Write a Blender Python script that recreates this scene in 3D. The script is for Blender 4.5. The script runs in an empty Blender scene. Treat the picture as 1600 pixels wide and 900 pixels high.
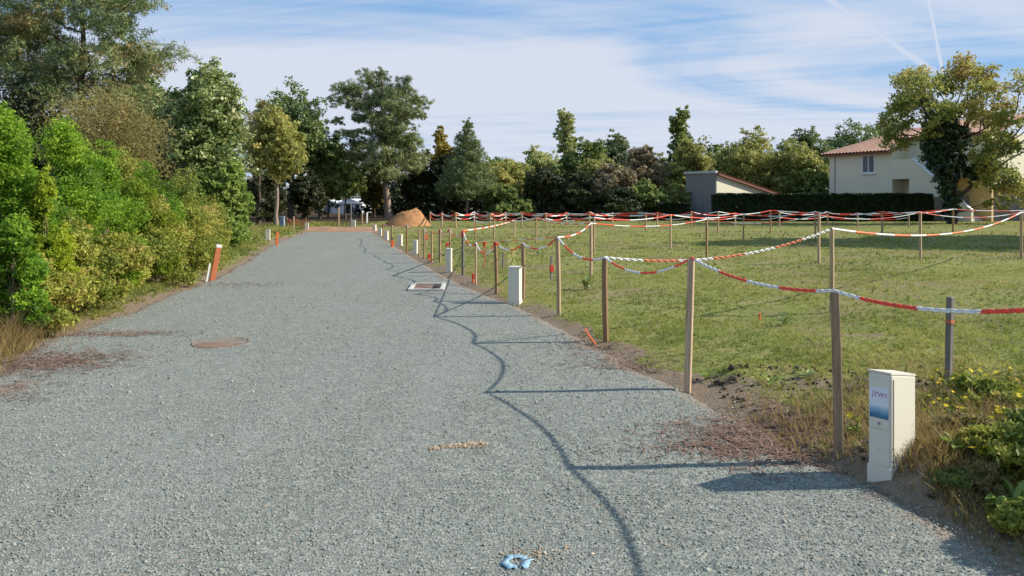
import bpy, bmesh, math, random
import numpy as np
from mathutils import Vector, Matrix

# ------------------------------------------------------------------ camera, sky, sun
SC = bpy.context.scene
COL = SC.collection
F, HOR, CAMH = 1180.0, 310.0, 1.6          # focal length and horizon of the 1600 px wide photograph; eye height
cam = bpy.data.cameras.new('camera'); camo = bpy.data.objects.new('camera', cam); COL.objects.link(camo)
camo.location = (0, 0, CAMH); camo.rotation_euler = (math.radians(90), 0, 0)
cam.sensor_width = 36; cam.lens = F / 1600 * 36; cam.shift_y = -(450 - HOR) / 1600
cam.clip_start = 0.05; cam.clip_end = 3000
SC.camera = camo
SC.view_settings.view_transform = 'Standard'; SC.view_settings.look = 'None'
SC.view_settings.exposure = 0.42; SC.view_settings.gamma = 1
SC.render.resolution_x = 1024; SC.render.resolution_y = 576

ELEV = math.radians(32.5)
SUNH = Vector((1, 0.066, 0)).normalized()
SUN = Vector((SUNH.x * math.cos(ELEV), SUNH.y * math.cos(ELEV), math.sin(ELEV)))
sl = bpy.data.lights.new('sun', 'SUN'); sl.energy = 5.0; sl.angle = math.radians(0.5); sl.color = (1, 0.93, 0.82)
so = bpy.data.objects.new('sun', sl); COL.objects.link(so); so.location = (60, 4, 40)
so.rotation_euler = SUN.to_track_quat('Z', 'Y').to_euler()

W = bpy.data.worlds.new('World'); SC.world = W; W.use_nodes = True
SKY_STRENGTH = 0.085
CLOUD_SEED = 1.3


class NT:
    """short hand for building node trees"""
    def __init__(s, nt): s.t = nt; s.n = nt.nodes; s.l = nt.links
    def add(s, typ, **kw):
        n = s.n.new(typ)
        for k, v in kw.items(): setattr(n, k, v)
        return n
    def put(s, sock, v):
        if isinstance(v, bpy.types.NodeSocket): s.l.new(v, sock)
        elif v is not None: sock.default_value = v
    def math(s, op, a, b=None, c=None, clamp=False):
        n = s.add('ShaderNodeMath', operation=op); n.use_clamp = clamp
        for i, v in enumerate((a, b, c)): s.put(n.inputs[i], v)
        return n.outputs[0]
    def vmath(s, op, a, b=None):
        n = s.add('ShaderNodeVectorMath', operation=op)
        s.put(n.inputs[0], a)
        if b is not None: s.put(n.inputs[1], b)
        return n.outputs['Value'] if op in ('DOT_PRODUCT', 'LENGTH') else n.outputs[0]
    def noise(s, vec, scale, detail=4, rough=0.55, dist=0.0):
        n = s.add('ShaderNodeTexNoise'); s.put(n.inputs['Vector'], vec)
        n.inputs['Scale'].default_value = scale; n.inputs['Detail'].default_value = detail
        n.inputs['Roughness'].default_value = rough; n.inputs['Distortion'].default_value = dist
        return n.outputs['Fac']
    def remap(s, v, a, b, c=0.0, d=1.0, smooth=True):
        n = s.add('ShaderNodeMapRange'); n.interpolation_type = 'SMOOTHSTEP' if smooth else 'LINEAR'
        s.put(n.inputs[0], v)
        for i, x in enumerate((a, b, c, d)): s.put(n.inputs[1 + i], x)
        return n.outputs[0]
    def mix(s, f, a, b):
        n = s.add('ShaderNodeMix', data_type='RGBA'); s.put(n.inputs[0], f)
        for i, v in ((6, a), (7, b)):
            s.put(n.inputs[i], v if isinstance(v, bpy.types.NodeSocket) else (*v[:3], 1))
        return n.outputs[2]
    def ramp(s, f, stops):
        n = s.add('ShaderNodeValToRGB'); s.put(n.inputs[0], f); e = n.color_ramp.elements
        while len(e) < len(stops): e.new(0.5)
        for el, (p, c) in zip(e, stops): el.position = p; el.color = (*c[:3], 1)
        return n.outputs[0]
    def xyz(s, x, y, z):
        n = s.add('ShaderNodeCombineXYZ')
        for i, v in enumerate((x, y, z)): s.put(n.inputs[i], v)
        return n.outputs[0]


def pdir(x, y): return Vector(((x - 800) / F, 1, (HOR - y) / F)).normalized()


def build_world():
    t = NT(W.node_tree); t.n.clear()
    out = t.add('ShaderNodeOutputWorld'); bg = t.add('ShaderNodeBackground'); bg.inputs[1].default_value = SKY_STRENGTH
    sky = t.add('ShaderNodeTexSky', sky_type='NISHITA'); sky.sun_disc = False
    sky.sun_elevation = ELEV; sky.sun_rotation = math.atan2(SUNH.x, SUNH.y)
    sky.air_density = 1.0; sky.dust_density = 0.5; sky.ozone_density = 2.0
    d = t.add('ShaderNodeTexCoord').outputs['Generated']
    sp = t.add('ShaderNodeSeparateXYZ'); t.put(sp.inputs[0], d)
    x, y, z = sp.outputs
    zz = t.math('ADD', t.math('MAXIMUM', z, 0.0), 0.055)
    u = t.math('DIVIDE', x, zz); v = t.math('DIVIDE', y, zz)
    # long streaks of cirrus on a high layer, slightly slanted
    a1 = t.math('ADD', t.math('MULTIPLY', u, 0.20), t.math('MULTIPLY', v, 0.09))
    b1 = t.math('ADD', t.math('MULTIPLY', v, 0.62), t.math('MULTIPLY', u, -0.10))
    n1 = t.noise(t.xyz(a1, b1, CLOUD_SEED), 1.0, 8, 0.56, 0.9)
    a2 = t.math('ADD', t.math('MULTIPLY', u, 0.55), t.math('MULTIPLY', v, 0.5))
    b2 = t.math('ADD', t.math('MULTIPLY', v, 2.6), t.math('MULTIPLY', u, 0.9))
    n2 = t.noise(t.xyz(a2, b2, 9.1), 1.0, 6, 0.6, 0.6)
    m = t.math('ADD', t.math('MULTIPLY', n1, 0.78), t.math('MULTIPLY', n2, 0.22))
    # the veil thickens towards the horizon, as any high layer does
    veil = t.remap(z, 0.34, 0.05, -0.035, 0.085)
    m = t.remap(t.math('ADD', m, veil), 0.35, 0.63, 0.04, 0.95)
    # two contrails
    def trail(p, q, width, z0, z1, strength):
        n = pdir(*p).cross(pdir(*q)).normalized()
        dist = t.math('ABSOLUTE', t.vmath('DOT_PRODUCT', d, tuple(n)))
        wob = t.math('ADD', width, t.math('MULTIPLY', t.math('SUBTRACT', n2, 0.5), width * 1.6))
        k = t.remap(dist, wob, 0.0)
        k = t.math('MULTIPLY', k, t.math('MULTIPLY', t.remap(z, z0 - 0.02, z0 + 0.015), t.remap(z, z1 + 0.05, z1)))
        k = t.math('MULTIPLY', k, t.remap(y, 0.0, 0.2))
        return t.math('MULTIPLY', k, strength)
    m = t.math('MAXIMUM', m, trail((1340, 30), (1448, 104), 0.011, 0.135, 0.27, 0.85))
    m = t.math('MAXIMUM', m, trail((1451, 0), (1470, 98), 0.005, 0.135, 0.30, 0.9))
    # deeper blue where the veil is open; the texture itself stays the physical sky
    blue = t.mix(0.7, sky.outputs[0], (0.9, 3.6, 7.6))
    c = t.mix(m, blue, (6.2, 6.65, 7.6))
    t.put(bg.inputs[0], c); t.l.new(bg.outputs[0], out.inputs[0])


build_world()

# ------------------------------------------------------------------ helpers
RNG = np.random.default_rng(11)
random.seed(5)


def P(x, y, z=None):
    """ground point seen at photograph pixel (x, y)"""
    Z = CAMH * F / (y - HOR)
    return Vector(((x - 800) * Z / F, Z, 0 if z is None else z))
def AT(x, Z): return (x - 800) * Z / F
def HT(y, Z): return CAMH - (y - HOR) * Z / F


def tag(o, label=None, cat=None, group=None, kind=None):
    if label: o['label'] = label
    if cat: o['category'] = cat
    if group: o['group'] = group
    if kind: o['kind'] = kind
    return o
def thing(name, label, cat, loc, rz=0, group=None):
    o = bpy.data.objects.new(name, None); COL.objects.link(o); o.location = loc; o.rotation_euler = (0, 0, rz)
    o.empty_display_size = 0.2
    return tag(o, label, cat, group)
def link(name, me, m=None, parent=None):
    o = bpy.data.objects.new(name, me); COL.objects.link(o)
    if m is not None and not me.materials: me.materials.append(m)
    if parent: o.parent = parent
    return o
def mesh_np(name, V, Fs, tint=None, smooth=False):
    """mesh from arrays: V (n,3), Fs (m,k); tint one value per face"""
    me = bpy.data.meshes.new(name); V = np.asarray(V, np.float32); Fs = np.asarray(Fs, np.int32); k = Fs.shape[1]
    me.vertices.add(len(V)); me.vertices.foreach_set('co', V.ravel())
    me.loops.add(Fs.size); me.loops.foreach_set('vertex_index', Fs.ravel())
    me.polygons.add(len(Fs)); me.polygons.foreach_set('loop_start', np.arange(0, Fs.size, k, dtype=np.int32))
    me.polygons.foreach_set('loop_total', np.full(len(Fs), k, np.int32))
    if smooth: me.polygons.foreach_set('use_smooth', np.ones(len(Fs), bool))
    me.update(calc_edges=True)
    if tint is not None:
        a = me.attributes.new('tint', 'FLOAT', 'FACE'); a.data.foreach_set('value', np.asarray(tint, np.float32))
    return me
def bm_mesh(name, bm, smooth=False):
    me = bpy.data.meshes.new(name); bm.normal_update(); bm.to_mesh(me); bm.free()
    if smooth:
        for p in me.polygons: p.use_smooth = True
    return me
def box(bm, x0, x1, y0, y1, z0, z1, bev=0.0):
    r = bmesh.ops.create_cube(bm, size=1)['verts']
    for v in r: v.co = Vector((x0 if v.co.x < 0 else x1, y0 if v.co.y < 0 else y1, z0 if v.co.z < 0 else z1))
    if bev:
        es = list({e for v in r for e in v.link_edges})
        bmesh.ops.bevel(bm, geom=es, offset=bev, segments=2, affect='EDGES', profile=0.6)
def prism(bm, poly, off):
    """closed solid: polygon of 3-D points pushed along the vector off"""
    a = [bm.verts.new(p) for p in poly]; b = [bm.verts.new(Vector(p) + Vector(off)) for p in poly]; n = len(a)
    fs = [bm.faces.new(a), bm.faces.new(b[::-1])]
    for i in range(n): fs.append(bm.faces.new((a[i], b[i], b[(i + 1) % n], a[(i + 1) % n])))
    bmesh.ops.recalc_face_normals(bm, faces=fs)
def tube_np(pts, rad, k=6):
    pts = np.asarray(pts, float); n = len(pts); rad = np.broadcast_to(np.asarray(rad, float), (n,))
    T = np.gradient(pts, axis=0); T /= np.linalg.norm(T, axis=1)[:, None] + 1e-9
    up = np.array([0, 0, 1.0]) if abs(T[0, 2]) < 0.85 else np.array([1.0, 0, 0])
    A = np.cross(T, up); A /= np.linalg.norm(A, axis=1)[:, None] + 1e-9; B = np.cross(T, A)
    th = np.arange(k) * 2 * np.pi / k
    V = pts[:, None] + rad[:, None, None] * (np.cos(th)[None, :, None] * A[:, None] + np.sin(th)[None, :, None] * B[:, None])
    i = np.arange(n - 1)[:, None] * k; j = np.arange(k)[None]; j2 = (j + 1) % k
    Fq = np.stack([i + j, i + j2, i + k + j2, i + k + j], -1).reshape(-1, 4)
    return V.reshape(-1, 3), Fq
def join_np(parts):
    Vs, Fs, o = [], [], 0
    for v, f in parts: Vs.append(v); Fs.append(f + o); o += len(v)
    return np.concatenate(Vs), np.concatenate(Fs)


def vnoise(x, y, s=0):
    """smooth value noise on arrays, -1..1"""
    x = np.asarray(x, float); y = np.asarray(y, float)
    xi = np.floor(x).astype(np.int64); yi = np.floor(y).astype(np.int64); fx = x - xi; fy = y - yi
    fx = fx * fx * (3 - 2 * fx); fy = fy * fy * (3 - 2 * fy)
    def h(a, b):
        n = (a * 374761393 + b * 668265263 + s * 1274126177) & 0xffffffff
        n = ((n ^ (n >> 13)) * 1274126177) & 0xffffffff
        return ((n ^ (n >> 16)) & 0xffff) / 32767.5 - 1
    a = h(xi, yi) * (1 - fx) + h(xi + 1, yi) * fx; b = h(xi, yi + 1) * (1 - fx) + h(xi + 1, yi + 1) * fx
    return a * (1 - fy) + b * fy
def sstep(a, b, x):
    t = np.clip((np.asarray(x, float) - a) / (b - a), 0, 1); return t * t * (3 - 2 * t)


# ------------------------------------------------------------------ materials
def new_mat(name):
    m = bpy.data.materials.new(name); m.use_nodes = True
    t = NT(m.node_tree); t.n.clear()
    out = t.add('ShaderNodeOutputMaterial'); b = t.add('ShaderNodeBsdfPrincipled'); t.l.new(b.outputs[0], out.inputs[0])
    return m, t, b, out
LEAF_GAIN = {'thuja': 1.8, 'lime': 1.4, 'laurel': 1.75, 'oak': 2.6, 'mid': 2.8, 'redbrown': 2.0, 'pinefar': 2.6, 'pine': 2.5, 'walnut': 2.6, 'grass': 2.0, 'drygrass': 1.4, 'needles': 1.1, 'stone': 1.0, 'crumb': 1.0, 'clod': 0.85, 'dark': 1.55, 'ivy': 1.4, 'hedge': 1.15, 'olive': 2.6, 'yellowgreen': 3.0, 'gold': 1.45, 'brown': 1.8, 'palegreen': 2.9}
def leaf_mat(name, stops, trans=0.28, rough=0.55, spec=0.25, gain=1.0, warm=(1.13, 1.0, 0.88)):
    stops = [tuple(min(0.9, c * gain * w_) for c, w_ in zip(st, warm)) for st in stops]; trans = min(0.5, trans * 1.6)
    m, t, b, out = new_mat(name)
    a = t.add('ShaderNodeAttribute'); a.attribute_name = 'tint'
    n = len(stops); c = t.ramp(a.outputs['Fac'], [(i / (n - 1), s) for i, s in enumerate(stops)])
    t.put(b.inputs['Base Color'], c); b.inputs['Roughness'].default_value = rough
    b.inputs['Specular IOR Level'].default_value = spec
    tr = t.add('ShaderNodeBsdfTranslucent'); t.put(tr.inputs[0], c)
    mx = t.add('ShaderNodeMixShader'); mx.inputs[0].default_value = trans
    t.l.new(b.outputs[0], mx.inputs[1]); t.l.new(tr.outputs[0], mx.inputs[2]); t.l.new(mx.outputs[0], out.inputs[0])
    return m
def flat_mat(name, col, rough=0.6, spec=0.3, var=0.12, scale=8.0, bump=0.0, bscale=40.0, dirt=None):
    """plain surface with mottling, optional bump and a dirt colour in blotches"""
    m, t, b, out = new_mat(name)
    co = t.add('ShaderNodeTexCoord').outputs['Object']
    n = t.noise(co, scale, 5, 0.6)
    c = t.mix(n, tuple(x * (1 - var) for x in col), tuple(min(1, x * (1 + var)) for x in col))
    if dirt:
        c = t.mix(t.remap(t.noise(co, scale * 0.45, 6, 0.65), 0.52, 0.75, 0, dirt[3]), c, dirt[:3])
    t.put(b.inputs['Base Color'], c); b.inputs['Roughness'].default_value = rough
    b.inputs['Specular IOR Level'].default_value = spec
    if bump:
        bp = t.add('ShaderNodeBump'); bp.inputs['Strength'].default_value = bump; bp.inputs['Distance'].default_value = 0.02
        t.put(bp.inputs['Height'], t.noise(co, bscale, 5, 0.65)); t.put(b.inputs['Normal'], bp.outputs[0])
    return m
def wood_mat(name, c1, c2):
    m, t, b, out = new_mat(name)
    co = t.add('ShaderNodeTexCoord').outputs['Object']
    oi = t.add('ShaderNodeObjectInfo').outputs['Random']
    mp = t.add('ShaderNodeMapping'); t.put(mp.inputs[0], co); mp.inputs['Scale'].default_value = (30, 30, 1.6)
    off = t.add('ShaderNodeVectorMath', operation='ADD'); t.l.new(mp.outputs[0], off.inputs[0]); t.put(off.inputs[1], t.xyz(t.math('MULTIPLY', oi, 40), 0.0, 0.0))
    n = t.noise(off.outputs[0], 2.2, 6, 0.65, 0.4)
    c = t.mix(t.remap(n, 0.3, 0.7), c1, c2)
    hs = t.add('ShaderNodeHueSaturation'); t.put(hs.inputs['Color'], c)
    t.put(hs.inputs['Value'], t.math('ADD', t.math('MULTIPLY', oi, 0.4), 0.8)); t.put(hs.inputs['Saturation'], t.math('ADD', t.math('MULTIPLY', oi, -0.3), 1.1))
    t.put(b.inputs['Base Color'], hs.outputs[0]); b.inputs['Roughness'].default_value = 0.75; b.inputs['Specular IOR Level'].default_value = 0.2
    bp = t.add('ShaderNodeBump'); bp.inputs['Strength'].default_value = 0.5; bp.inputs['Distance'].default_value = 0.004
    t.put(bp.inputs['Height'], n); t.put(b.inputs['Normal'], bp.outputs[0])
    return m


M = {}
M['wood'] = wood_mat('post_wood', (0.29, 0.18, 0.085), (0.50, 0.345, 0.185))
M['wood_brown'] = wood_mat('post_wood_brown', (0.19, 0.11, 0.05), (0.34, 0.215, 0.105))
M['wood_grey'] = wood_mat('post_wood_grey', (0.15, 0.13, 0.115), (0.28, 0.25, 0.22))
M['bark'] = flat_mat('bark', (0.11, 0.085, 0.065), 0.9, 0.1, 0.45, 6, 0.9, 14)
M['bark_pale'] = flat_mat('pale_bark', (0.30, 0.23, 0.18), 0.9, 0.1, 0.35, 4, 0.8, 12)
M['twig'] = flat_mat('dry_twig', (0.20, 0.15, 0.10), 0.9, 0.1, 0.3, 9)
M['chain_red'] = flat_mat('red_plastic', (0.86, 0.085, 0.045), 0.42, 0.4, 0.1, 6)
M['chain_orange'] = flat_mat('faded_red_plastic', (0.78, 0.20, 0.085), 0.5, 0.35, 0.12, 4)
M['chain_white'] = flat_mat('white_plastic', (0.80, 0.78, 0.74), 0.42, 0.4, 0.06, 6)
M['paint_red'] = flat_mat('red_marking_paint', (0.62, 0.05, 0.035), 0.6, 0.3, 0.2, 25)
M['paint_orange'] = flat_mat('orange_plastic', (0.72, 0.15, 0.04), 0.5, 0.35, 0.12, 12)
M['terracotta'] = flat_mat('faded_orange_plastic', (0.50, 0.155, 0.065), 0.6, 0.3, 0.15, 12)
M['paint_blue'] = flat_mat('blue_marking_paint', (0.30, 0.47, 0.56), 0.7, 0.2, 0.3, 60, 0.6, 90)
M['cream'] = flat_mat('cream_polyester', (0.70, 0.65, 0.53), 0.5, 0.3, 0.035, 5, 0.08, 160, (0.5, 0.44, 0.33, 0.25))
M['cream_seam'] = flat_mat('cream_seam', (0.33, 0.29, 0.22), 0.7, 0.2, 0.1, 8)
M['steel'] = flat_mat('dull_steel', (0.25, 0.25, 0.25), 0.4, 0.5, 0.1, 30)
M['sticker'] = flat_mat('white_sticker', (0.72, 0.73, 0.76), 0.4, 0.4, 0.03, 10)
M['concrete'] = flat_mat('pale_concrete', (0.56, 0.53, 0.47), 0.85, 0.2, 0.2, 14, 0.4, 60, (0.30, 0.26, 0.2, 0.5))
M['rust'] = flat_mat('rusty_iron', (0.24, 0.155, 0.11), 0.9, 0.1, 0.35, 20, 0.6, 50, (0.27, 0.27, 0.24, 0.9))
M['sand'] = flat_mat('orange_sand', (0.40, 0.205, 0.092), 0.95, 0.05, 0.35, 2.2, 0.9, 9, (0.29, 0.155, 0.08, 0.8))
M['soil'] = flat_mat('reddish_soil', (0.34, 0.20, 0.125), 0.95, 0.05, 0.3, 1.5, 0.8, 14)
M['render'] = flat_mat('cream_render', (0.80, 0.735, 0.55), 0.9, 0.15, 0.05, 0.8, 0.15, 30, (0.55, 0.50, 0.37, 0.4))
M['ochre'] = flat_mat('ochre_render', (0.70, 0.50, 0.23), 0.9, 0.15, 0.06, 1, 0.15, 30)
M['trim'] = flat_mat('brown_red_fascia', (0.22, 0.10, 0.075), 0.7, 0.3, 0.1, 3)
M['whitepaint'] = flat_mat('white_joinery', (0.78, 0.78, 0.77), 0.45, 0.4, 0.04, 4)
M['dark'] = flat_mat('dark_interior', (0.03, 0.03, 0.032), 0.8, 0.2, 0.2, 3)
M['greywall'] = flat_mat('grey_cement', (0.25, 0.235, 0.215), 0.9, 0.15, 0.16, 0.9, 0.3, 20, (0.13, 0.14, 0.13, 0.6))
M['cap'] = flat_mat('pale_metal_cap', (0.50, 0.49, 0.46), 0.6, 0.4, 0.1, 3)
M['greyfence'] = flat_mat('weathered_fence_boards', (0.20, 0.19, 0.185), 0.9, 0.15, 0.25, 2, 0.4, 18)
M['tent'] = flat_mat('white_sheet_metal', (0.70, 0.70, 0.72), 0.6, 0.3, 0.08, 0.8)
M['slate'] = flat_mat('blue_grey_panel', (0.17, 0.20, 0.26), 0.5, 0.4, 0.12, 2)
M['cabinet_blue'] = flat_mat('blue_grey_plastic', (0.27, 0.34, 0.45), 0.5, 0.4, 0.08, 4)
M['yellow'] = flat_mat('yellow_petals', (0.85, 0.62, 0.02), 0.6, 0.2, 0.15, 30)


def glass_mat():
    m, t, b, out = new_mat('window_glass')
    b.inputs['Base Color'].default_value = (0.10, 0.14, 0.19, 1); b.inputs['Roughness'].default_value = 0.06
    b.inputs['Specular IOR Level'].default_value = 0.9
    return m
M['glass'] = glass_mat()


def tile_mat():
    m, t, b, out = new_mat('clay_tiles')
    co = t.add('ShaderNodeTexCoord').outputs['Object']
    v = t.add('ShaderNodeTexVoronoi'); t.put(v.inputs['Vector'], co); v.inputs['Scale'].default_value = 4.0
    c = t.ramp(t.math('ADD', t.math('MULTIPLY', v.outputs['Color'], 0.5), t.math('MULTIPLY', t.noise(co, 1.1, 4), 0.5)),
               [(0.2, (0.37, 0.185, 0.12)), (0.5, (0.51, 0.28, 0.185)), (0.8, (0.58, 0.37, 0.26))])
    t.put(b.inputs['Base Color'], c); b.inputs['Roughness'].default_value = 0.9
    return m
M['tiles'] = tile_mat()

LEAF = {
    'thuja': leaf_mat('bright_conifer_sprays', [(0.030, 0.065, 0.010), (0.065, 0.150, 0.014), (0.125, 0.235, 0.022), (0.205, 0.31, 0.035)], 0.3, gain=LEAF_GAIN.get('thuja', 2.25)),
    'lime': leaf_mat('lime_conifer_sprays', [(0.09, 0.15, 0.014), (0.18, 0.27, 0.022), (0.29, 0.37, 0.035)], 0.3, gain=LEAF_GAIN.get('lime', 2.25)),
    'laurel': leaf_mat('bright_glossy_leaves', [(0.055, 0.10, 0.022), (0.125, 0.20, 0.045), (0.22, 0.29, 0.09)], 0.25, 0.4, 0.4, gain=LEAF_GAIN.get('laurel', 2.25)),
    'oak': leaf_mat('grey_green_glossy_leaves', [(0.020, 0.040, 0.016), (0.055, 0.090, 0.030), (0.11, 0.145, 0.055), (0.17, 0.19, 0.10)], 0.18, 0.42, 0.4, gain=LEAF_GAIN.get('oak', 2.25)),
    'olive': leaf_mat('olive_undergrowth', [(0.035, 0.058, 0.012), (0.09, 0.118, 0.022), (0.155, 0.168, 0.036), (0.20, 0.17, 0.07)], 0.25, gain=LEAF_GAIN.get('olive', 2.25)),
    'brown': leaf_mat('brown_green_thin_foliage', [(0.065, 0.065, 0.026), (0.125, 0.125, 0.045), (0.18, 0.16, 0.075), (0.15, 0.17, 0.045)], 0.25, gain=LEAF_GAIN.get('brown', 2.25)),
    'pine': leaf_mat('pine_needles', [(0.022, 0.040, 0.020), (0.050, 0.080, 0.034), (0.085, 0.118, 0.046), (0.19, 0.15, 0.08)], 0.15, gain=LEAF_GAIN.get('pine', 2.25)),
    'pinefar': leaf_mat('grey_green_pine_needles', [(0.030, 0.048, 0.026), (0.062, 0.088, 0.040), (0.10, 0.125, 0.054)], 0.15, gain=LEAF_GAIN.get('pinefar', 2.25)),
    'dark': leaf_mat('dark_evergreen_leaves', [(0.014, 0.021, 0.011), (0.030, 0.041, 0.019), (0.056, 0.070, 0.028)], 0.12, gain=LEAF_GAIN.get('dark', 2.25)),
    'mid': leaf_mat('mid_green_leaves', [(0.03, 0.05, 0.016), (0.07, 0.10, 0.03), (0.12, 0.15, 0.045)], 0.22, gain=LEAF_GAIN.get('mid', 2.25)),
    'yellowgreen': leaf_mat('yellow_green_leaves', [(0.065, 0.080, 0.026), (0.125, 0.140, 0.046), (0.19, 0.185, 0.066)], 0.28, gain=LEAF_GAIN.get('yellowgreen', 2.25)),
    'gold': leaf_mat('golden_autumn_leaves', [(0.12, 0.12, 0.03), (0.24, 0.215, 0.045), (0.34, 0.29, 0.07)], 0.3, gain=LEAF_GAIN.get('gold', 2.25)),
    'farwood': leaf_mat('hazy_olive_woodland', [(0.05, 0.058, 0.028), (0.085, 0.09, 0.042), (0.12, 0.112, 0.06)], 0.22, gain=2.8),  # olive kept lighter: distance haze is put into these leaf colours
    'palegreen': leaf_mat('hazy_pale_green_leaves', [(0.09, 0.115, 0.05), (0.16, 0.185, 0.08), (0.23, 0.245, 0.12)], 0.28, gain=LEAF_GAIN.get('palegreen', 2.25)),  # pale leaves, the gain raised further to put haze into the colour
    'redbrown': leaf_mat('red_brown_leaves', [(0.075, 0.070, 0.046), (0.125, 0.114, 0.074), (0.17, 0.158, 0.104)], 0.2, gain=LEAF_GAIN.get('redbrown', 2.25)),
    'walnut': leaf_mat('yellowing_broad_leaves', [(0.05, 0.072, 0.022), (0.10, 0.125, 0.036), (0.15, 0.160, 0.048), (0.16, 0.125, 0.05)], 0.3, gain=LEAF_GAIN.get('walnut', 2.25)),
    'ivy': leaf_mat('ivy_leaves', [(0.012, 0.026, 0.010), (0.026, 0.05, 0.016), (0.06, 0.10, 0.03)], 0.12, 0.4, 0.4, gain=LEAF_GAIN.get('ivy', 2.25)),
    'hedge': leaf_mat('clipped_hedge_leaves', [(0.010, 0.022, 0.010), (0.020, 0.040, 0.015), (0.034, 0.06, 0.022)], 0.1, gain=LEAF_GAIN.get('hedge', 2.25)),
    'grass': leaf_mat('meadow_grass', [(0.065, 0.095, 0.022), (0.125, 0.158, 0.040), (0.19, 0.198, 0.068), (0.27, 0.235, 0.125)], 0.3, gain=LEAF_GAIN.get('grass', 2.25)),
    'drygrass': leaf_mat('dry_grass', [(0.10, 0.105, 0.03), (0.20, 0.165, 0.07), (0.29, 0.22, 0.11)], 0.25, gain=LEAF_GAIN.get('drygrass', 2.25)),
    'needles': leaf_mat('fallen_red_brown_needles', [(0.12, 0.072, 0.052), (0.19, 0.115, 0.082), (0.26, 0.18, 0.13)], 0.0, 0.9, 0.1, gain=LEAF_GAIN.get('needles', 2.25), warm=(1, 1, 1)),
    'stone': leaf_mat('loose_gravel_stone', [(0.153, 0.162, 0.134), (0.226, 0.238, 0.197), (0.302, 0.315, 0.262), (0.433, 0.429, 0.357)], 0.0, 0.8, 0.25, gain=LEAF_GAIN.get('stone', 2.25), warm=(1, 1, 1)),
    'crumb': leaf_mat('tan_crumbs', [(0.28, 0.20, 0.13), (0.46, 0.34, 0.22), (0.62, 0.52, 0.40)], 0.0, 0.9, 0.1, gain=LEAF_GAIN.get('crumb', 2.25), warm=(1, 1, 1)),
    'clod': leaf_mat('earth_clods', [(0.06, 0.048, 0.034), (0.11, 0.086, 0.06), (0.19, 0.15, 0.11)], 0.0, 0.95, 0.05, gain=LEAF_GAIN.get('clod', 2.25), warm=(1, 1, 1)),
}

# ------------------------------------------------------------------ the lie of the land
R_EDGE = [(2.75, -3), (2.62, 0), (2.5, 2.4)] + [tuple(P(*p)[:2]) for p in
          ((1590, 885), (1440, 790), (1345, 742), (1250, 712), (1150, 655), (1075, 612), (1000, 577), (930, 541), (862, 503), (800, 475), (760, 460),
           (715, 441), (690, 428), (655, 408), (620, 386), (600, 373), (580, 362))]
L_EDGE = [(-4.3, -3), (-4.4, 3)] + [tuple(P(*p)[:2]) for p in
          ((-80, 620), (0, 578), (70, 530), (180, 495), (250, 465), (330, 437), (372, 415), (418, 386), (436, 377), (466, 367), (480, 362))]
R_EDGE.sort(key=lambda p: p[1]); L_EDGE.sort(key=lambda p: p[1])
ry = np.array([p[1] for p in R_EDGE]); rx = np.array([p[0] for p in R_EDGE])
ly = np.array([p[1] for p in L_EDGE]); lx = np.array([p[0] for p in L_EDGE])
ROAD_END = 36.3
def edge_r(y): return np.interp(y, ry, rx) + 0.05 * vnoise(np.asarray(y) * 2.3, 0.5, 3) + 0.025 * vnoise(np.asarray(y) * 9, 2.5, 4)
def edge_l(y): return np.interp(y, ly, lx) + 0.08 * vnoise(np.asarray(y) * 1.7, 7.5, 5) + 0.03 * vnoise(np.asarray(y) * 8, 9.5, 6)
def off_road(x, y):
    """metres outside the gravel (negative inside)"""
    return np.maximum(np.maximum(np.asarray(x) - edge_r(y), edge_l(y) - np.asarray(x)), np.asarray(y) - ROAD_END)
def ground_z(x, y):
    x = np.asarray(x, float); y = np.asarray(y, float)
    d = off_road(x, y); near = 1 - sstep(30, 60, y)
    h = -0.035 + 0.05 * sstep(-0.04, 0.35, d)
    rough = 0.035 * vnoise(x * 0.9, y * 0.9, 21) + 0.022 * vnoise(x * 2.7, y * 2.7, 22) + 0.014 * vnoise(x * 7, y * 7, 23)
    h = h + rough * sstep(0.05, 0.8, d) * near
    # turned earth beside the near posts
    right = (x > 0)
    ridge = np.exp(-((y - 6.45 - 0.25 * vnoise(x * 1.3, 3.3, 31)) / 0.33) ** 2) * sstep(0.25, 0.6, d) * (1 - sstep(3.0, 4.2, x)) * right
    h = h + ridge * (0.10 + 0.05 * vnoise(x * 3.1, y * 3.1, 32))
    bank = np.exp(-((y - 4.0) / 1.2) ** 2) * sstep(0.15, 0.9, d) * right * (y > 0)
    h = h + bank * (0.07 + 0.05 * vnoise(x * 2.9, y * 2.9, 33))
    # soil heaped round the labelled box
    h = h + right * sstep(-0.12, 0.10, d) * 0.165 * np.exp(-((x - 2.33) / .42) ** 2 - ((y - 4.30) / .40) ** 2)
    left = (x < 0)
    h = h + left * sstep(0.3, 2.5, d) * 0.15 * (1 - sstep(20, 34, y))
    return h
def gz(x, y): return float(ground_z(np.array([x]), np.array([y]))[0])


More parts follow.
